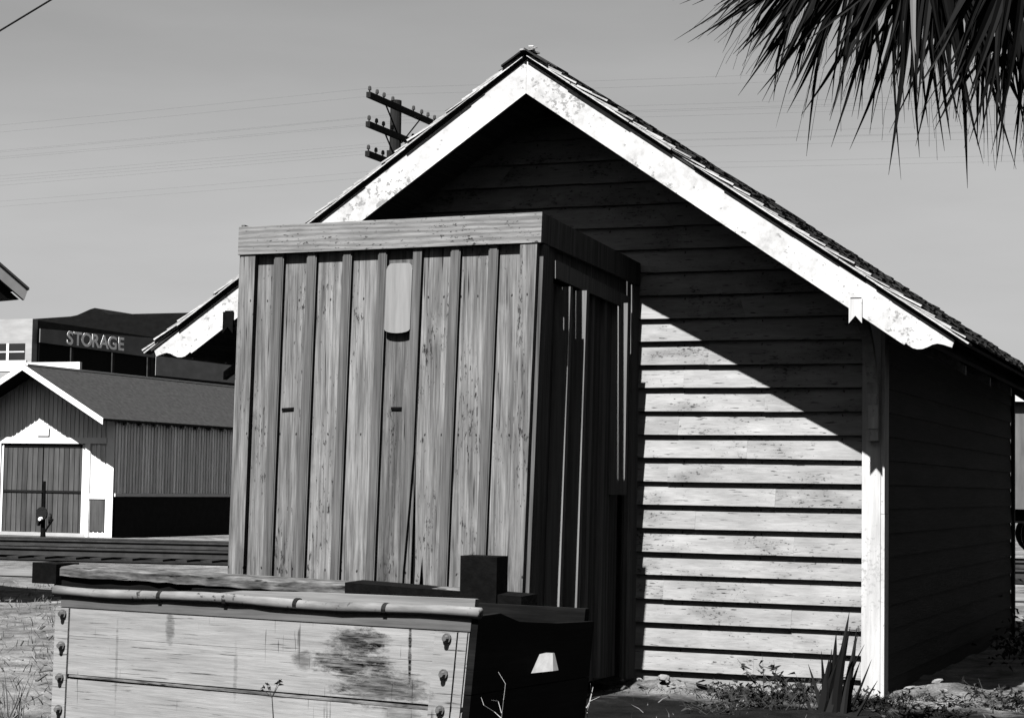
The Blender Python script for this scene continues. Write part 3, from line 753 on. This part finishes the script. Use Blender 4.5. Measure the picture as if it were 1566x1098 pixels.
# white canopy of the neighbour building in front of it
wc = thing('loading_canopy', 'long white flat canopy between the garage roof and the storage building', 'canopy', (-36, 37, 0))
b = MB(); b.box((-52, 36, 4.83), (-31.62, 36.12, 5.10)); b.build('fascia', M['white'], wc)
b = MB(); b.box((-52, 36.02, 0), (-33.2, 36.12, 4.828)); b.build('wall', M['offwhite'], wc)

# dark far block with a small pediment
rb_ = thing('brick_block', 'dark far building whose parapet rises in a small pediment', 'building', (-56, 80, 0))
b = MB()
P = [onY(a, q, 75) for a, q in ((48, 488), (108, 484), (118, 482), (138, 473), (145, 471), (152, 473), (166, 481), (300, 478), (520, 474))]
b.prism([(P[0].x, 75, 0)] + [tuple(p) for p in P] [:0] + [(p.x, 75, p.z) for p in P] + [(P[-1].x, 75, 0)], (0, 14, 0)); b.build('wall', M['rearwall'], rb_)
b = MB()
for k in range(7):
    x = P[-1].x - 2 - k * 3
    b.box((x - .6, 74.93, 6.5), (x + .6, 74.97, 8.3))
b.build('window', M['glass'], rb_)

# ------------------------------------------------------------------ depot roof corner at the left edge
c = onY(45, 440, 5)
dp = thing('depot_building', 'gable corner of a building with a dark eave at the left edge', 'building', (c.x, c.y, 0), R(70))
DM = Matrix.Translation((c.x, c.y, 0)) @ Matrix.Rotation(R(70), 4, 'Z')
dw = lambda v: DM @ v
sl = .64; hw = 2.6; cz = c.z                     # local x runs along the gable, y along the ridge
for sg in (1, -1):
    b = MB(); b.prism([(-hw, 0, cz + sl * hw), (-hw + sg * hw, 0, cz), (-hw + sg * hw, 0, cz - .03), (-hw, 0, cz + sl * hw - .03)], (0, 6, 0)); b.build('roof', M['eave'], dp, warp=dw)
    b = MB(); b.prism([(-hw, .01, cz + sl * hw - .031), (-hw + sg * (hw - .015), .01, cz - .031), (-hw + sg * (hw - .06), .01, cz - .155), (-hw, .01, cz + sl * (hw - .06) - .165)], (0, .04, 0)); b.build('bargeboard', M['eavewhite'], dp, warp=dw)
b = MB(); b.box((-2 * hw + .09, .11, cz - .15), (-.09, 5.9, cz - .12)); b.build('soffit', M['void'], dp, warp=dw)
b = MB(); b.box((-2 * hw + .9, .7, 0), (-.9, 5.3, cz - .155)); b.build('wall', M['darkwall'], dp, warp=dw)
b = MB(); b.prism([(-2 * hw + .1, .055, cz - .15), (-.1, .055, cz - .15), (-hw, .055, cz + sl * (hw - .1) - .10)], (0, .05, 0)); b.build('gable', M['void'], dp, warp=dw)

# ------------------------------------------------------------------ utility pole and wires
px_, py_ = -15.70, 24.62
up_ = thing('utility_pole', 'dark wooden utility pole with stacked crossarms rising behind the shed roof', 'utility pole', (px_, py_, 0))
b = MB(); b.tube([(px_, py_, 0), (px_, py_, 10.08)], [.17, .125], 14); b.build('pole', M['pole'], up_)
b = MB(); b.box((px_ - .16, py_ - .1, 8.65), (px_ + .17, py_ + .1, 8.95)); b.build('pole_box', M['pole'], up_)
wire_pts = []
for k, z in enumerate((9.86, 9.22, 8.58, 7.94)):
    b = MB(); b.box((px_ + .128, py_ - 1.78, z - .06), (px_ + .23, py_ + 1.78, z + .06)); am = b.build('crossarm', M['pole'], up_)
    b = MB(); b.bar((px_ + .18, py_ - .9, z - .06), (px_ + .15, py_, z - .75), .035, .01); b.bar((px_ + .18, py_ + .9, z - .06), (px_ + .15, py_, z - .75), .035, .01); b.build('arm_brace', M['pole'], am)
    for q in (-1.72, -1.35, -1.0, -.55, .55, 1.0, 1.35, 1.72):
        b = MB(); y = py_ + q
        b.tube([(px_ + .18, y, z + .06), (px_ + .18, y, z + .10), (px_ + .18, y, z + .11), (px_ + .18, y, z + .18), (px_ + .18, y, z + .20)], [.015, .015, .042, .036, .018], 8); b.build('insulator', M['insul'], am)
        wire_pts.append((y, z + .15, abs(q)))
sel = [w for w in wire_pts if w[2] in (1.72, 1.0) and w[1] > 8.5]
for i, (y, z, q) in enumerate(sel):
    b = MB(); pts = []
    for s in range(-40, 41):
        x = px_ + .18 + s * 1.75; u = (s % 40) / 40.0
        sag = -1.1 * 4 * u * (1 - u) * .55
        pts.append((x, y + (x - px_) * .0 , z + sag))
    b.tube(pts, .0011, 4)
    o = b.build('telegraph_wire', M['wire']); tag(o, 'thin wire strung from the crossarms of the utility pole', 'wire', 'wires strung from the utility pole')
a = onY(-240, 192, 12); c2 = onY(90, -7, 12); e2 = onY(600, -330, 12)
b = MB(); b.tube([a, a.lerp(c2, .5) + Vector((0, 0, -.004)), c2, e2], .016, 6); o = b.build('overhead_cable', M['wire']); tag(o, 'thick dark cable crossing the top left corner of the sky', 'cable')

# ------------------------------------------------------------------ switch stand
ss = thing('switch_stand', 'small dark railway switch stand with round target before the garage doors', 'switch stand', (-23.36, 22.65, 0))
b = MB(); b.box((-23.6, 22.5, 0), (-23.1, 22.8, .12)); b.build('base', M['black'], ss)
b = MB(); b.tube([(-23.36, 22.65, .1), (-23.36, 22.65, .42), (-23.36, 22.65, 1.45)], [.07, .045, .03], 8); b.build('mast', M['black'], ss)
b = MB(); b.tube([(-23.36, 22.56, .72), (-23.36, 22.60, .72)], .15, 16); b.tube([(-23.22, 22.66, .60), (-23.18, 22.68, .60)], .13, 16); b.tube([(-23.5, 22.62, .58), (-23.46, 22.66, .58)], .14, 16); b.build('target', M['darkiron'], ss)
b = MB(); b.tube([(-23.36, 22.50, .60), (-23.36, 22.58, .60)], [.04, .05], 12); b.build('lamp', M['white'], ss)
b = MB(); b.bar((-23.36, 22.65, .25), (-23.0, 22.5, .6), .03, .03); b.build('lever', M['black'], ss)

# ------------------------------------------------------------------ boxcar beyond the shed on the right
bc = thing('freight_car', 'grey railway boxcar glimpsed past the dark right end of the shed', 'railway car', (-.4, 25.9, 0), TA)
BM_ = Matrix.Translation((1.6, 26.45, 0)) @ Matrix.Rotation(TA, 4, 'Z')
bw = lambda v: BM_ @ v
BL = 10.5
x0, x1 = -4.2, 6.3
b = MB(); b.box((x0, -1.35, 1.22), (x1, 1.35, 3.30)); body = b.build('body', M['car'], bc, warp=bw)
b = MB()
for k in range(15):
    x = x0 + .02 + k * .742
    b.box((x, -1.39, 1.22), (x + .06, -1.351, 3.3))
b.build('ribs', M['car'], body, warp=bw)
b = MB(); b.prism([(x0 - .1, -1.5, 3.302), (x0 - .1, 1.5, 3.302), (x0 - .1, 1.45, 3.40), (x0 - .1, 0, 3.62), (x0 - .1, -1.45, 3.40)], (x1 - x0 + .2, 0, 0)); b.build('roof', M['offwhite'], bc, warp=bw)
b = MB(); b.box((x0, -1.2, .95), (x1, 1.2, 1.21)); b.build('underframe', M['black'], bc, warp=bw)
for xc in (x0 + 1.5, x1 - 1.5):
    b = MB(); b.box((xc - 1.1, -1.0, .55), (xc + 1.1, 1.0, .92)); tr = b.build('truck', M['black'], bc, warp=bw)
    for dx in (-.8, .8):
        for sy in (-.75, .75):
            b = MB(); b.tube([(xc + dx, sy - .06, .72), (xc + dx, sy + .06, .72)], .42, 20); b.build('wheel', M['darkiron'], tr, warp=bw)
b = MB(); b.box((.2, -1.42, 1.25), (2.2, -1.391, 3.2)); b.build('door', M['car'], bc, warp=bw)

# ------------------------------------------------------------------ palm
PX, PY = 1.95, -4.5
palm = thing('palm_tree', 'fan palm whose ragged dark fronds hang into the top right corner', 'palm tree', (PX, PY, 0))
PC = Vector((PX, PY, 4.75))
b = MB(); b.tube([(PX, PY, -.1), (PX + .02, PY, 1.5), (PX, PY, 3.2), (PX, PY, 4.75)], [.24, .20, .19, .17], 16); b.build('trunk', M['trunk'], palm, smooth=True)
def frond(hub, ax, side, length, nseg, spread, droop, dark=.95, wid=.0205, petiole=True):
    """one fan leaf: a petiole from the crown, a fan of folded pointed segments, pale split tips"""
    gb = MB(); pb = MB(); ax = Vector(ax).normalized(); side = Vector(side); side = (side - ax * side.dot(ax)).normalized(); nrm = ax.cross(side)
    for i in range(nseg):
        th = spread * (2 * (i + .5) / nseg - 1) + random.uniform(-.05, .05)
        Ls = length * (1 - .30 * (abs(th) / max(spread, .1)) ** 2) * random.uniform(.72, 1.08)
        d = ax * math.cos(th) + side * math.sin(th); w_ = side * math.cos(th) - ax * math.sin(th)
        wid_ = wid * random.uniform(.7, 1.25)
        dr = droop * random.uniform(.6, 1.5); sw = random.uniform(-.2, .2)
        m = 7; L_, C_, Rr = [], [], []
        tw = random.uniform(-1.0, 1.0)
        broken = random.random() < .22; bt = random.uniform(.5, .8)
        for k in range(m + 1):
            t = k / m
            p = hub + d * (Ls * t) + Vector((0, 0, -1)) * (dr * Ls * t * t) + side * (sw * t * t * Ls) + nrm * (.05 * math.sin(i * 1.7) * t)
            if broken and t > bt: p += Vector((0, 0, -1)) * (t - bt) * Ls * .6 - d * (t - bt) * Ls * .35
            ww = wid_ * (.35 + 1.3 * t if t < .35 else .805) * (1 - max(0, (t - .45) / .55) ** 1.25) + .0008
            wd_ = (w_ * math.cos(tw) + nrm * math.sin(tw))
            L_.append(p - wd_ * ww + nrm * ww * .5); C_.append(p); Rr.append(p + wd_ * ww + nrm * ww * .5)
        tgt = gb if random.random() < dark else pb
        vs = []; fs = []
        for k in range(m + 1): vs += [L_[k], C_[k], Rr[k]]
        for k in range(m):
            q = 3 * k; fs += [(q, q + 3, q + 4, q + 1), (q + 1, q + 4, q + 5, q + 2)]
        tgt.add(vs, fs)
        if random.random() < .35:            # hair-like fibre from the split edge
            p = C_[int(m * .6)]; b_ = [p]
            for k in range(4): p = p + d * Ls * .09 + Vector((random.uniform(-.03, .03), random.uniform(-.03, .03), -.05)); b_.append(p)
            gb.tube(b_, .0011, 3)
    o = gb.build('frond', M['frond'], palm)
    if pb.v: pb.build('pale_blades', M['frondpale'], o)
    if petiole:
        b = MB(); s0 = PC + Vector((0, 0, random.uniform(-.3, .1))); mid = s0.lerp(hub, .5) + Vector((0, 0, .12)); b.tube([s0, mid, hub + ax * .1], [.028, .02, .012], 6); b.build('petiole', M['frond'], o)
camR = Vector((CR.x, CR.y, 0)).normalized(); camF = Vector((CF.x, CF.y, 0)).normalized(); Z = Vector((0, 0, 1))
# the hanging skirt that shows: (pixel of the hub, depth, axis in right/up/forward, side, length, spread)
SK = [((1300, -90), -4.4, (-1.0, -.66, .1), 1.06, 34, .42, .07), ((1275, -70), -4.75, (-.85, -.85, -.1), .90, 34, .48, .08), ((1340, -120), -4.2, (-.62, -.9, .1), 1.22, 36, .48, .06), ((1300, -70), -4.95, (-1, -.62, -.1), .85, 26, .3, .12),
      ((1320, -90), -4.6, (-.45, -1, -.1), 1.04, 34, .52, .06), ((1395, -120), -4.35, (-.25, -1, 0), 1.22, 36, .46, .05), ((1440, -110), -4.7, (.0, -1, -.1), 1.18, 36, .50, .05), ((1365, -130), -4.9, (-.38, -1, -.1), 1.12, 34, .5, .05),
      ((1490, -130), -4.3, (.05, -1, .1), 1.26, 36, .46, .05), ((1545, -120), -4.6, (.1, -1, 0), 1.22, 36, .48, .05), ((1590, -120), -4.4, (.0, -1, 0), 1.26, 36, .46, .05), ((1425, -80), -4.9, (-.2, -1, -.2), .95, 34, .6, .06), ((1520, -80), -4.95, (.1, -1, -.2), 1.0, 34, .6, .06),
      ((1630, -100), -4.8, (.3, -1, -.1), 1.15, 32, .55, .05), ((1365, -60), -4.95, (-.55, -1, -.15), .80, 30, .55, .06), ((1470, -110), -5.1, (.15, -1, -.1), 1.10, 34, .55, .06), ((1560, -90), -5.1, (-.12, -1, -.1), 1.05, 34, .55, .06), ((1405, -140), -5.05, (-.1, -1, 0), 1.15, 34, .5, .05)]
for (px, py), Y, ax, ln, ns, sp, dr in SK:
    if (px, py) in ((1365, -60), (1470, -110)): continue
    ns = int(ns * .62)
    h = onY(px + 6, py - 34, Y); a = camR * ax[0] + Z * ax[1] + camF * ax[2]; sd = camR * (-ax[1]) + Z * ax[0] + camF * random.uniform(-.35, .35)
    frond(h, a, sd, ln, ns, sp, dr, .955)
for k in range(16):                            # living crown and the skirt on the other sides
    an = 2 * math.pi * k / 16 + random.uniform(-.1, .1); el = random.choice((-.9, -.45, .1, .45, .8))
    d = Vector((math.cos(an) * math.cos(el), math.sin(an) * math.cos(el), math.sin(el)))
    if d.dot(camR) < -.3 and el < .2: continue
    h = PC + d * random.uniform(.75, 1.0) + Vector((0, 0, .25))
    frond(h, d + Vector((0, 0, -.25)), d.cross(Z), random.uniform(.75, .95), 30, 1.3, .35, .98)

# ------------------------------------------------------------------ plants and rubble
def blade(bm, p, d, length, w, bend=.3, seg=4):
    d = Vector(d).normalized(); sd = d.cross(Vector((random.uniform(-1, 1), random.uniform(-1, 1), .1))).normalized(); vs = []; fs = []
    bd = Vector((random.uniform(-1, 1), random.uniform(-1, 1), -.4)) * bend
    for k in range(seg + 1):
        t = k / seg; q = Vector(p) + d * length * t + bd * length * t * t; ww = w * (1 - t) ** .7 + .0006
        vs += [q - sd * ww, q + sd * ww]
    for k in range(seg): fs.append((2 * k, 2 * k + 1, 2 * k + 3, 2 * k + 2))
    bm.add(vs, fs)
def gz_(x, y): return -.01
# dry grass in the yard: uncountable
b = MB()
for _ in range(11000):
    x = random.uniform(-15, -3.6); y = random.uniform(-5, 9)
    # only the wedge the photograph shows, denser near
    d = Vector((x, y, 0)) - CP; zc_ = d.dot(CF); u = 783 + FPX * d.dot(CR) / zc_
    if not -150 < u < 420: continue
    from mathutils import noise as _n
    if _n.noise((x * .8, y * .8, 3)) < -.05 and random.random() < .8: continue
    blade(b, (x, y, -.02), (random.uniform(-.7, .7), random.uniform(-.7, .7), 1), random.uniform(.03, .13), .004, .5, 2)
for _ in range(120):
    x = random.uniform(-2.3, 2.2); y = random.uniform(-2.8, -.05)
    if _n.noise((x * 1.3, y * 1.3, 9)) < 0 and random.random() < .75: continue
    blade(b, (x, y, -.02), (random.uniform(-.7, .7), random.uniform(-.7, .7), 1), random.uniform(.03, .12), .004, .5, 2)
tag(b.build('grass', M['grass']), 'short dry grass tufts scattered over the yard', 'grass', kind='stuff')
b = MB()
for _ in range(2600):                          # dry tufts at the foot of the wall and round the post
    x = random.choice((random.gauss(-1.0, .55), random.gauss(.45, .45), random.gauss(-.1, .25))); y = random.gauss(-.28, .16) if x < 0 else random.gauss(-.05, .2)
    blade(b, (x, y, -.03), (random.uniform(-.8, .8), random.uniform(-.8, .8), 1), random.uniform(.03, .11), .0035, .5, 2)
tag(b.build('grass', M['weed']), 'thin dark grass growing along the foot of the clapboard wall', 'grass', kind='stuff')
# litter of twigs and chips
b = MB()
for _ in range(420):
    x = random.uniform(-14, -3.8); y = random.uniform(-5, 9); a = random.uniform(0, math.pi); l = random.uniform(.03, .16)
    b.bar((x, y, .02), (x + math.cos(a) * l, y + math.sin(a) * l, .03 + random.uniform(0, .03)), random.uniform(.006, .03), .01)
for _ in range(12):
    x = random.gauss(-1.2, .9); y = random.uniform(-1.5, -.05); a = random.uniform(0, math.pi); l = random.uniform(.03, .14)
    b.bar((x, y, .01), (x + math.cos(a) * l, y + math.sin(a) * l, .03), random.uniform(.005, .02), .008)
tag(b.build('litter', M['grass']), 'scattered twigs and chips lying on the bare ground', 'litter', kind='stuff')
def stone(p, r):
    bm = bmesh.new(); bmesh.ops.create_icosphere(bm, subdivisions=2, radius=r)
    sx, sy, sz = random.uniform(.7, 1.5), random.uniform(.6, 1), random.uniform(.35, .7)
    for v in bm.verts:
        v.co *= random.uniform(.8, 1.12); v.co.x *= sx; v.co.y *= sy; v.co.z *= sz
        v.co.z = max(v.co.z, -r * .25)
    me = bpy.data.meshes.new('stone'); bm.to_mesh(me); bm.free(); me.materials.append(M['stone'])
    o = bpy.data.objects.new('stone', me); COL.objects.link(o); o.location = p; o.rotation_euler = (random.uniform(-.3, .3), random.uniform(-.3, .3), random.uniform(0, 3)); return o
big = stone((-1.62, -.24, .075), .062); tag(big, 'largest pale stone of the rubble by the foot of the booth', 'stone', 'pale rubble along the gable foot')
flat = stone((-1.34, -.22, .07), .08); flat.scale = (1.5, .7, .45); tag(flat, 'flat pale slab in the rubble under the lowest clapboard', 'stone', 'pale rubble along the gable foot')
for k in range(10):
    o = stone((random.uniform(-2.0, -.95), random.uniform(-.42, -.12), .045 + random.uniform(-.01, .02)), random.uniform(.012, .032)); tag(o, 'small pale stone chip among the rubble along the gable wall', 'stone', 'small rubble chips along the gable wall')
for k in range(6):
    o = stone((random.uniform(.1, .85), random.uniform(.1, .5), .055 + random.uniform(-.01, .02)), random.uniform(.015, .05)); tag(o, 'small stone on the low heap beside the dark side wall', 'stone', 'stones on the heap beside the side wall')
o = stone((.32, .38, .10), .04); tag(o, 'pale lump on top of the heap beside the corner post', 'stone', 'stones on the heap beside the side wall')

# sword-leaved plant at the corner post
sw = thing('sword_plant', 'dark clump of upright sword leaves in front of the white corner post', 'plant', (-.20, -.95, 0))
b = MB()
def sword(base, tip, w):
    base = Vector(base); tip = Vector(tip); d = tip - base; sd = Vector((CR.x, CR.y, 0)); nr = Vector((CF.x, CF.y, 0)); vs = []; fs = []
    m = 6; bend = Vector((random.uniform(-.03, .03), 0, 0))
    for k in range(m + 1):
        t = k / m; p = base + d * t + bend * math.sin(t * math.pi); ww = w * (1 - t ** 2.2) + .001
        vs += [p - sd * ww + nr * ww * .5, p, p + sd * ww + nr * ww * .5]
    for k in range(m):
        q = 3 * k; fs += [(q, q + 3, q + 4, q + 1), (q + 1, q + 4, q + 5, q + 2)]
    b.add(vs, fs)
for (bx, by), (tx, ty), w in (((1275, 1110), (1299, 935), .030), ((1280, 1110), (1310, 960), .026), ((1268, 1110), (1272, 992), .022), ((1262, 1110), (1256, 995), .018), ((1290, 1110), (1333, 1008), .012), ((1272, 1110), (1288, 985), .035), ((1264, 1112), (1281, 1010), .035), ((1285, 1112), (1306, 990), .03), ((1250, 1112), (1263, 1030), .03), ((1296, 1112), (1316, 1010), .02), ((1270, 1112), (1279, 965), .03), ((1278, 1112), (1300, 960), .035), ((1255, 1112), (1268, 1005), .03), ((1288, 1112), (1312, 970), .022), ((1266, 1112), (1292, 1005), .04), ((1262, 1112), (1236, 1015), .018), ((1256, 1112), (1226, 1050), .016), ((1300, 1112), (1342, 1040), .014), ((1274, 1112), (1322, 985), .016)):
    Yb = -1.0 + random.uniform(-.12, .1)
    sword(onY(bx, by, Yb), onY(tx, ty, Yb + random.uniform(-.1, .15)), w)
b.build('leaves', M['dark_leaf'], sw)
def weed(name, label, x, y, n, h, mat=M['weed'], leaf=.03, spread=.12, group=None, stemmat=None, z=0.0):
    t = thing(name, label, 'weed', (x, y, z), 0, group)
    sb = MB(); lb = MB()
    for _ in range(n):
        p = Vector((x + random.gauss(0, spread * .5), y + random.gauss(0, spread * .4), z - .02)); q = p + Vector((random.gauss(0, spread), random.gauss(0, spread * .6), h * random.uniform(.5, 1.05)))
        mid = p.lerp(q, .5) + Vector((random.uniform(-.02, .02), 0, .02)); sb.tube([p, mid, q], [.0028, .0022, .001], 4)
        for k in range(int(4 + h * 22)):
            c_ = p.lerp(q, random.uniform(.25, 1)); blade(lb, c_, (random.uniform(-1, 1), random.uniform(-1, 1), random.uniform(-.5, .9)), leaf * random.uniform(.6, 1.6), leaf * .24, .4, 3)
    sb.build('stems', stemmat or mat, t); lb.build('leaves', mat, t); return t
GW = 'leafy weeds along the foot of the gable wall'
for i, (px, h, n, lb_) in enumerate(((1196, .36, 7, 'tall leafy weed with drooping leaves left of the sword plant'), (1232, .26, 10, 'bushy low weed close against the sword plant'), (1168, .16, 8, 'low weed at the left end of the weed patch'), (1150, .10, 8, 'small weed sprawling nearest the rubble'))):
    p = onZ(px, 1078, 0); weed('weed', lb_, p.x, p.y + random.uniform(-.15, .15), n, h, group=GW, leaf=.042)
weed('weed', 'broad weed behind the leafy weeds touching the clapboards', -.62, -.35, 12, .22, group=GW, leaf=.04)
weed('weed', 'small weed between the sword plant and the white post', -.12, -.35, 7, .15, group=GW, leaf=.03)
weed('weed', 'dark weed on the heap by the shed side wall', .35, -.1, 12, .12, group='weeds beside the shed side wall')
weed('weed', 'taller dark weed at the far edge of the heap', .72, .1, 12, .16, group='weeds beside the shed side wall')
for k in range(9):
    px = random.uniform(1085, 1250); p = onZ(px, random.uniform(1058, 1095), 0); weed('weed', 'low matted weed among the leafy plants below the lit clapboards', p.x, p.y, 12, random.uniform(.07, .15), group='low matted weeds below the clapboards', leaf=.035, spread=.16)
for k in range(9):
    px = random.uniform(1345, 1560); p = onZ(px, random.uniform(1075, 1110), 0); weed('weed', 'low dark weed in front of the heap right of the post', p.x, p.y, 14, random.uniform(.05, .12), mat=M['dark_leaf'], group='low dark weeds in front of the heap', leaf=.04, spread=.16)
bs = thing('bush', 'dark leafy bush at the bottom right past the shed corner', 'bush', (.85, 4.2, 0))
lb = MB(); sb = MB()
for _ in range(2600):
    p = Vector((.95 + random.gauss(0, .38), 4.6 + random.gauss(0, .8), abs(random.gauss(0, .17))))
    if p.x < .22: continue
    blade(lb, p, (random.uniform(-1, 1), random.uniform(-1, 1), random.uniform(-.4, 1)), .06, .012, .3, 2)
for _ in range(30):
    p = Vector((.95 + random.gauss(0, .2), 4.6 + random.gauss(0, .4), -.02)); sb.tube([p, p + Vector((random.gauss(0, .1), random.gauss(0, .1), .32))], [.006, .002], 4)
lb.build('leaves', M['dark_leaf'], bs); sb.build('stems', M['dark_leaf'], bs)
# dry forked twigs before the dark end of the box
def twig(label, segs, Y, r0=.0045):
    b = MB()
    for s in segs:
        pts = [onY(a, c, Y + .03 * math.sin(a)) for a, c in s]
        b.tube(pts, [r0 * (1 - .6 * i / (len(pts) - 1)) for i in range(len(pts))], 5)
    o = b.build('dry_twig', M['dry']); tag(o, label, 'twig', 'dry forked twigs before the wagon box')
twig('pale forked dry twig standing right of the wedge block', [[(900, 1190), (899, 1098), (897, 1082), (885, 1062), (873, 1046)], [(897, 1082), (902, 1072), (917, 1065)], [(898, 1090), (905, 1060), (903, 1045)], [(885, 1062), (880, 1048), (879, 1043)], [(902, 1072), (907, 1050)]], -5.0, .003)
twig('thin pale branching stem close to the strapped corner of the box', [[(768, 1220), (767, 1098), (770, 1070), (773, 1045), (762, 1027)], [(767, 1098), (756, 1088), (740, 1078), (736, 1066)], [(767, 1090), (762, 1072), (752, 1070)]], -6.7, .0018)
fl = thing('flowering_weed', 'single dry flower head on a thin stem before the front panel', 'weed', tuple(onY(417, 1180, -6.75)))
b = MB(); b.tube([onY(420, 1200, -6.75), onY(418, 1098, -6.75), onY(416, 1066, -6.75)], [.004, .003, .002], 5)
for q in ((400, 1052), (408, 1046), (425, 1044), (430, 1040)): b.tube([onY(416, 1066, -6.75), onY(q[0], q[1], -6.75)], [.002, .001], 4)
b.build('stem', M['weed'], fl)
b = MB()
for q in ((400, 1056), (404, 1050), (409, 1046), (424, 1044), (428, 1041), (429, 1046), (413, 1052)):
    for _ in range(7): blade(b, onY(q[0], q[1], -6.75), (random.uniform(-1, 1), random.uniform(-1, 1), random.uniform(-.6, 1)), .014, .004, .2, 2)
b.build('flower_heads', M['weed'], fl)
GL_ = 'tall grass weeds left of the wagon box'
for i, (x, y, lbl) in enumerate(((-4.75, -4.1, 'tall thin grass weed against the left strap of the box'), (-5.3, -2.6, 'clump of grassy weed farther left of the box'), (-6.3, -1.2, 'small grassy weed midway across the yard'))):
    t = thing('grass_weed', lbl, 'weed', (x, y, 0), 0, GL_); b = MB()
    for _ in range(26): blade(b, (x + random.gauss(0, .06), y + random.gauss(0, .06), -.02), (random.gauss(0, .35), random.gauss(0, .35), 1), random.uniform(.15, .4), .004, .3, 4)
    b.build('blades', M['grass'], t)

# ------------------------------------------------------------------ unseen wood added behind and beside the camera to block sky light
b = MB()
def crown(cx, cy, h, r, n):
    b.tube([(cx, cy, -.2), (cx, cy, h * .6)], [.3, .18], 7)
    for _ in range(n):
        a = random.uniform(0, 2 * math.pi); z = random.uniform(.06, 1); rr = r * (1 - .5 * z ** 3) * math.sqrt(random.random())
        p = Vector((cx + math.cos(a) * rr, cy + math.sin(a) * rr, h * z)); q = random.uniform(.35, .7)
        u = Vector((random.uniform(-1, 1), random.uniform(-1, 1), random.uniform(-.6, .6))).normalized(); v = u.cross(Vector((random.uniform(-1, 1), random.uniform(-1, 1), random.uniform(-1, 1)))).normalized()
        b.add([p - u * q, p + v * q * .5, p + u * q, p - v * q * .5], [(0, 1, 2, 3)])
for k in range(15): crown(-38 + k * 4.6 + random.uniform(-1, 1), -33 + random.uniform(-2, 2) + .006 * (k * 4.6 - 36) ** 2, random.uniform(24, 28), 3.6, 480)
for k in range(8): crown(-31 + random.uniform(-1.5, 1.5), -28 + k * 4.6, random.uniform(17, 21), 3.4, 360)
for k in range(9): crown(23 + random.uniform(-1.5, 1.5), -24 + k * 5.2, random.uniform(15, 19), 3.6, 380)
tag(b.build('wood', M['dark_leaf']), 'unseen dark wood added around the yard to block sky light', 'wood', kind='stuff')

# ------------------------------------------------------------------ light and air
SUN_TO = Vector((-.010, -.572, .858)).normalized()          # towards the sun
el = math.asin(SUN_TO.z)
sd = bpy.data.lights.new('sun', 'SUN'); sd.energy = 5.0; sd.angle = R(.5); sd.color = (1, .99, .98)
so = bpy.data.objects.new('sun', sd); COL.objects.link(so); so.location = (0, -10, 20)
so.rotation_euler = (-SUN_TO).to_track_quat('-Z', 'Y').to_euler()
w = bpy.data.worlds.new('World'); scene.world = w; w.use_nodes = True
nt = w.node_tree; bg = nt.nodes['Background']
sky = nt.nodes.new('ShaderNodeTexSky'); sky.sky_type = 'NISHITA'; sky.sun_disc = False
sky.sun_elevation = el; sky.sun_rotation = math.atan2(SUN_TO.x, SUN_TO.y); sky.altitude = 0; sky.air_density = 1.0; sky.dust_density = 1.2; sky.ozone_density = 1.0
# black-and-white film behind a filter: the sky is read as one grey channel
sp = nt.nodes.new('ShaderNodeSeparateColor'); nt.links.new(sky.outputs[0], sp.inputs[0])
m1 = nt.nodes.new('ShaderNodeMath'); m1.operation = 'MULTIPLY'; m1.inputs[1].default_value = .963; nt.links.new(sp.outputs[0], m1.inputs[0])
m2 = nt.nodes.new('ShaderNodeMath'); m2.operation = 'SMOOTH_MIN'; m2.inputs[1].default_value = 3.05; m2.inputs[2].default_value = .8; nt.links.new(m1.outputs[0], m2.inputs[0])
tcw = nt.nodes.new('ShaderNodeTexCoord'); mpw = nt.nodes.new('ShaderNodeMapping'); mpw.inputs['Scale'].default_value = (3, 3, 16); nt.links.new(tcw.outputs['Generated'], mpw.inputs[0])
nzw = nt.nodes.new('ShaderNodeTexNoise'); nzw.inputs['Scale'].default_value = 2.0; nzw.inputs['Detail'].default_value = 6; nt.links.new(mpw.outputs[0], nzw.inputs['Vector'])
mrw = nt.nodes.new('ShaderNodeMapRange'); nt.links.new(nzw.outputs[0], mrw.inputs[0]); mrw.inputs[1].default_value = .3; mrw.inputs[2].default_value = .7; mrw.inputs[3].default_value = .95; mrw.inputs[4].default_value = 1.05
m3 = nt.nodes.new('ShaderNodeMath'); m3.operation = 'MULTIPLY'; nt.links.new(m2.outputs[0], m3.inputs[0]); nt.links.new(mrw.outputs[0], m3.inputs[1])
nt.links.new(m3.outputs[0], bg.inputs[0])
bg.inputs[1].default_value = .05
scene.view_settings.view_transform = 'Standard'; scene.view_settings.look = 'None'
scene.view_settings.gamma = 1; scene.view_settings.use_curve_mapping = False
scene.view_settings.exposure = 1.8
scene.cycles.max_bounces = 4; scene.cycles.diffuse_bounces = 0; scene.cycles.glossy_bounces = 2
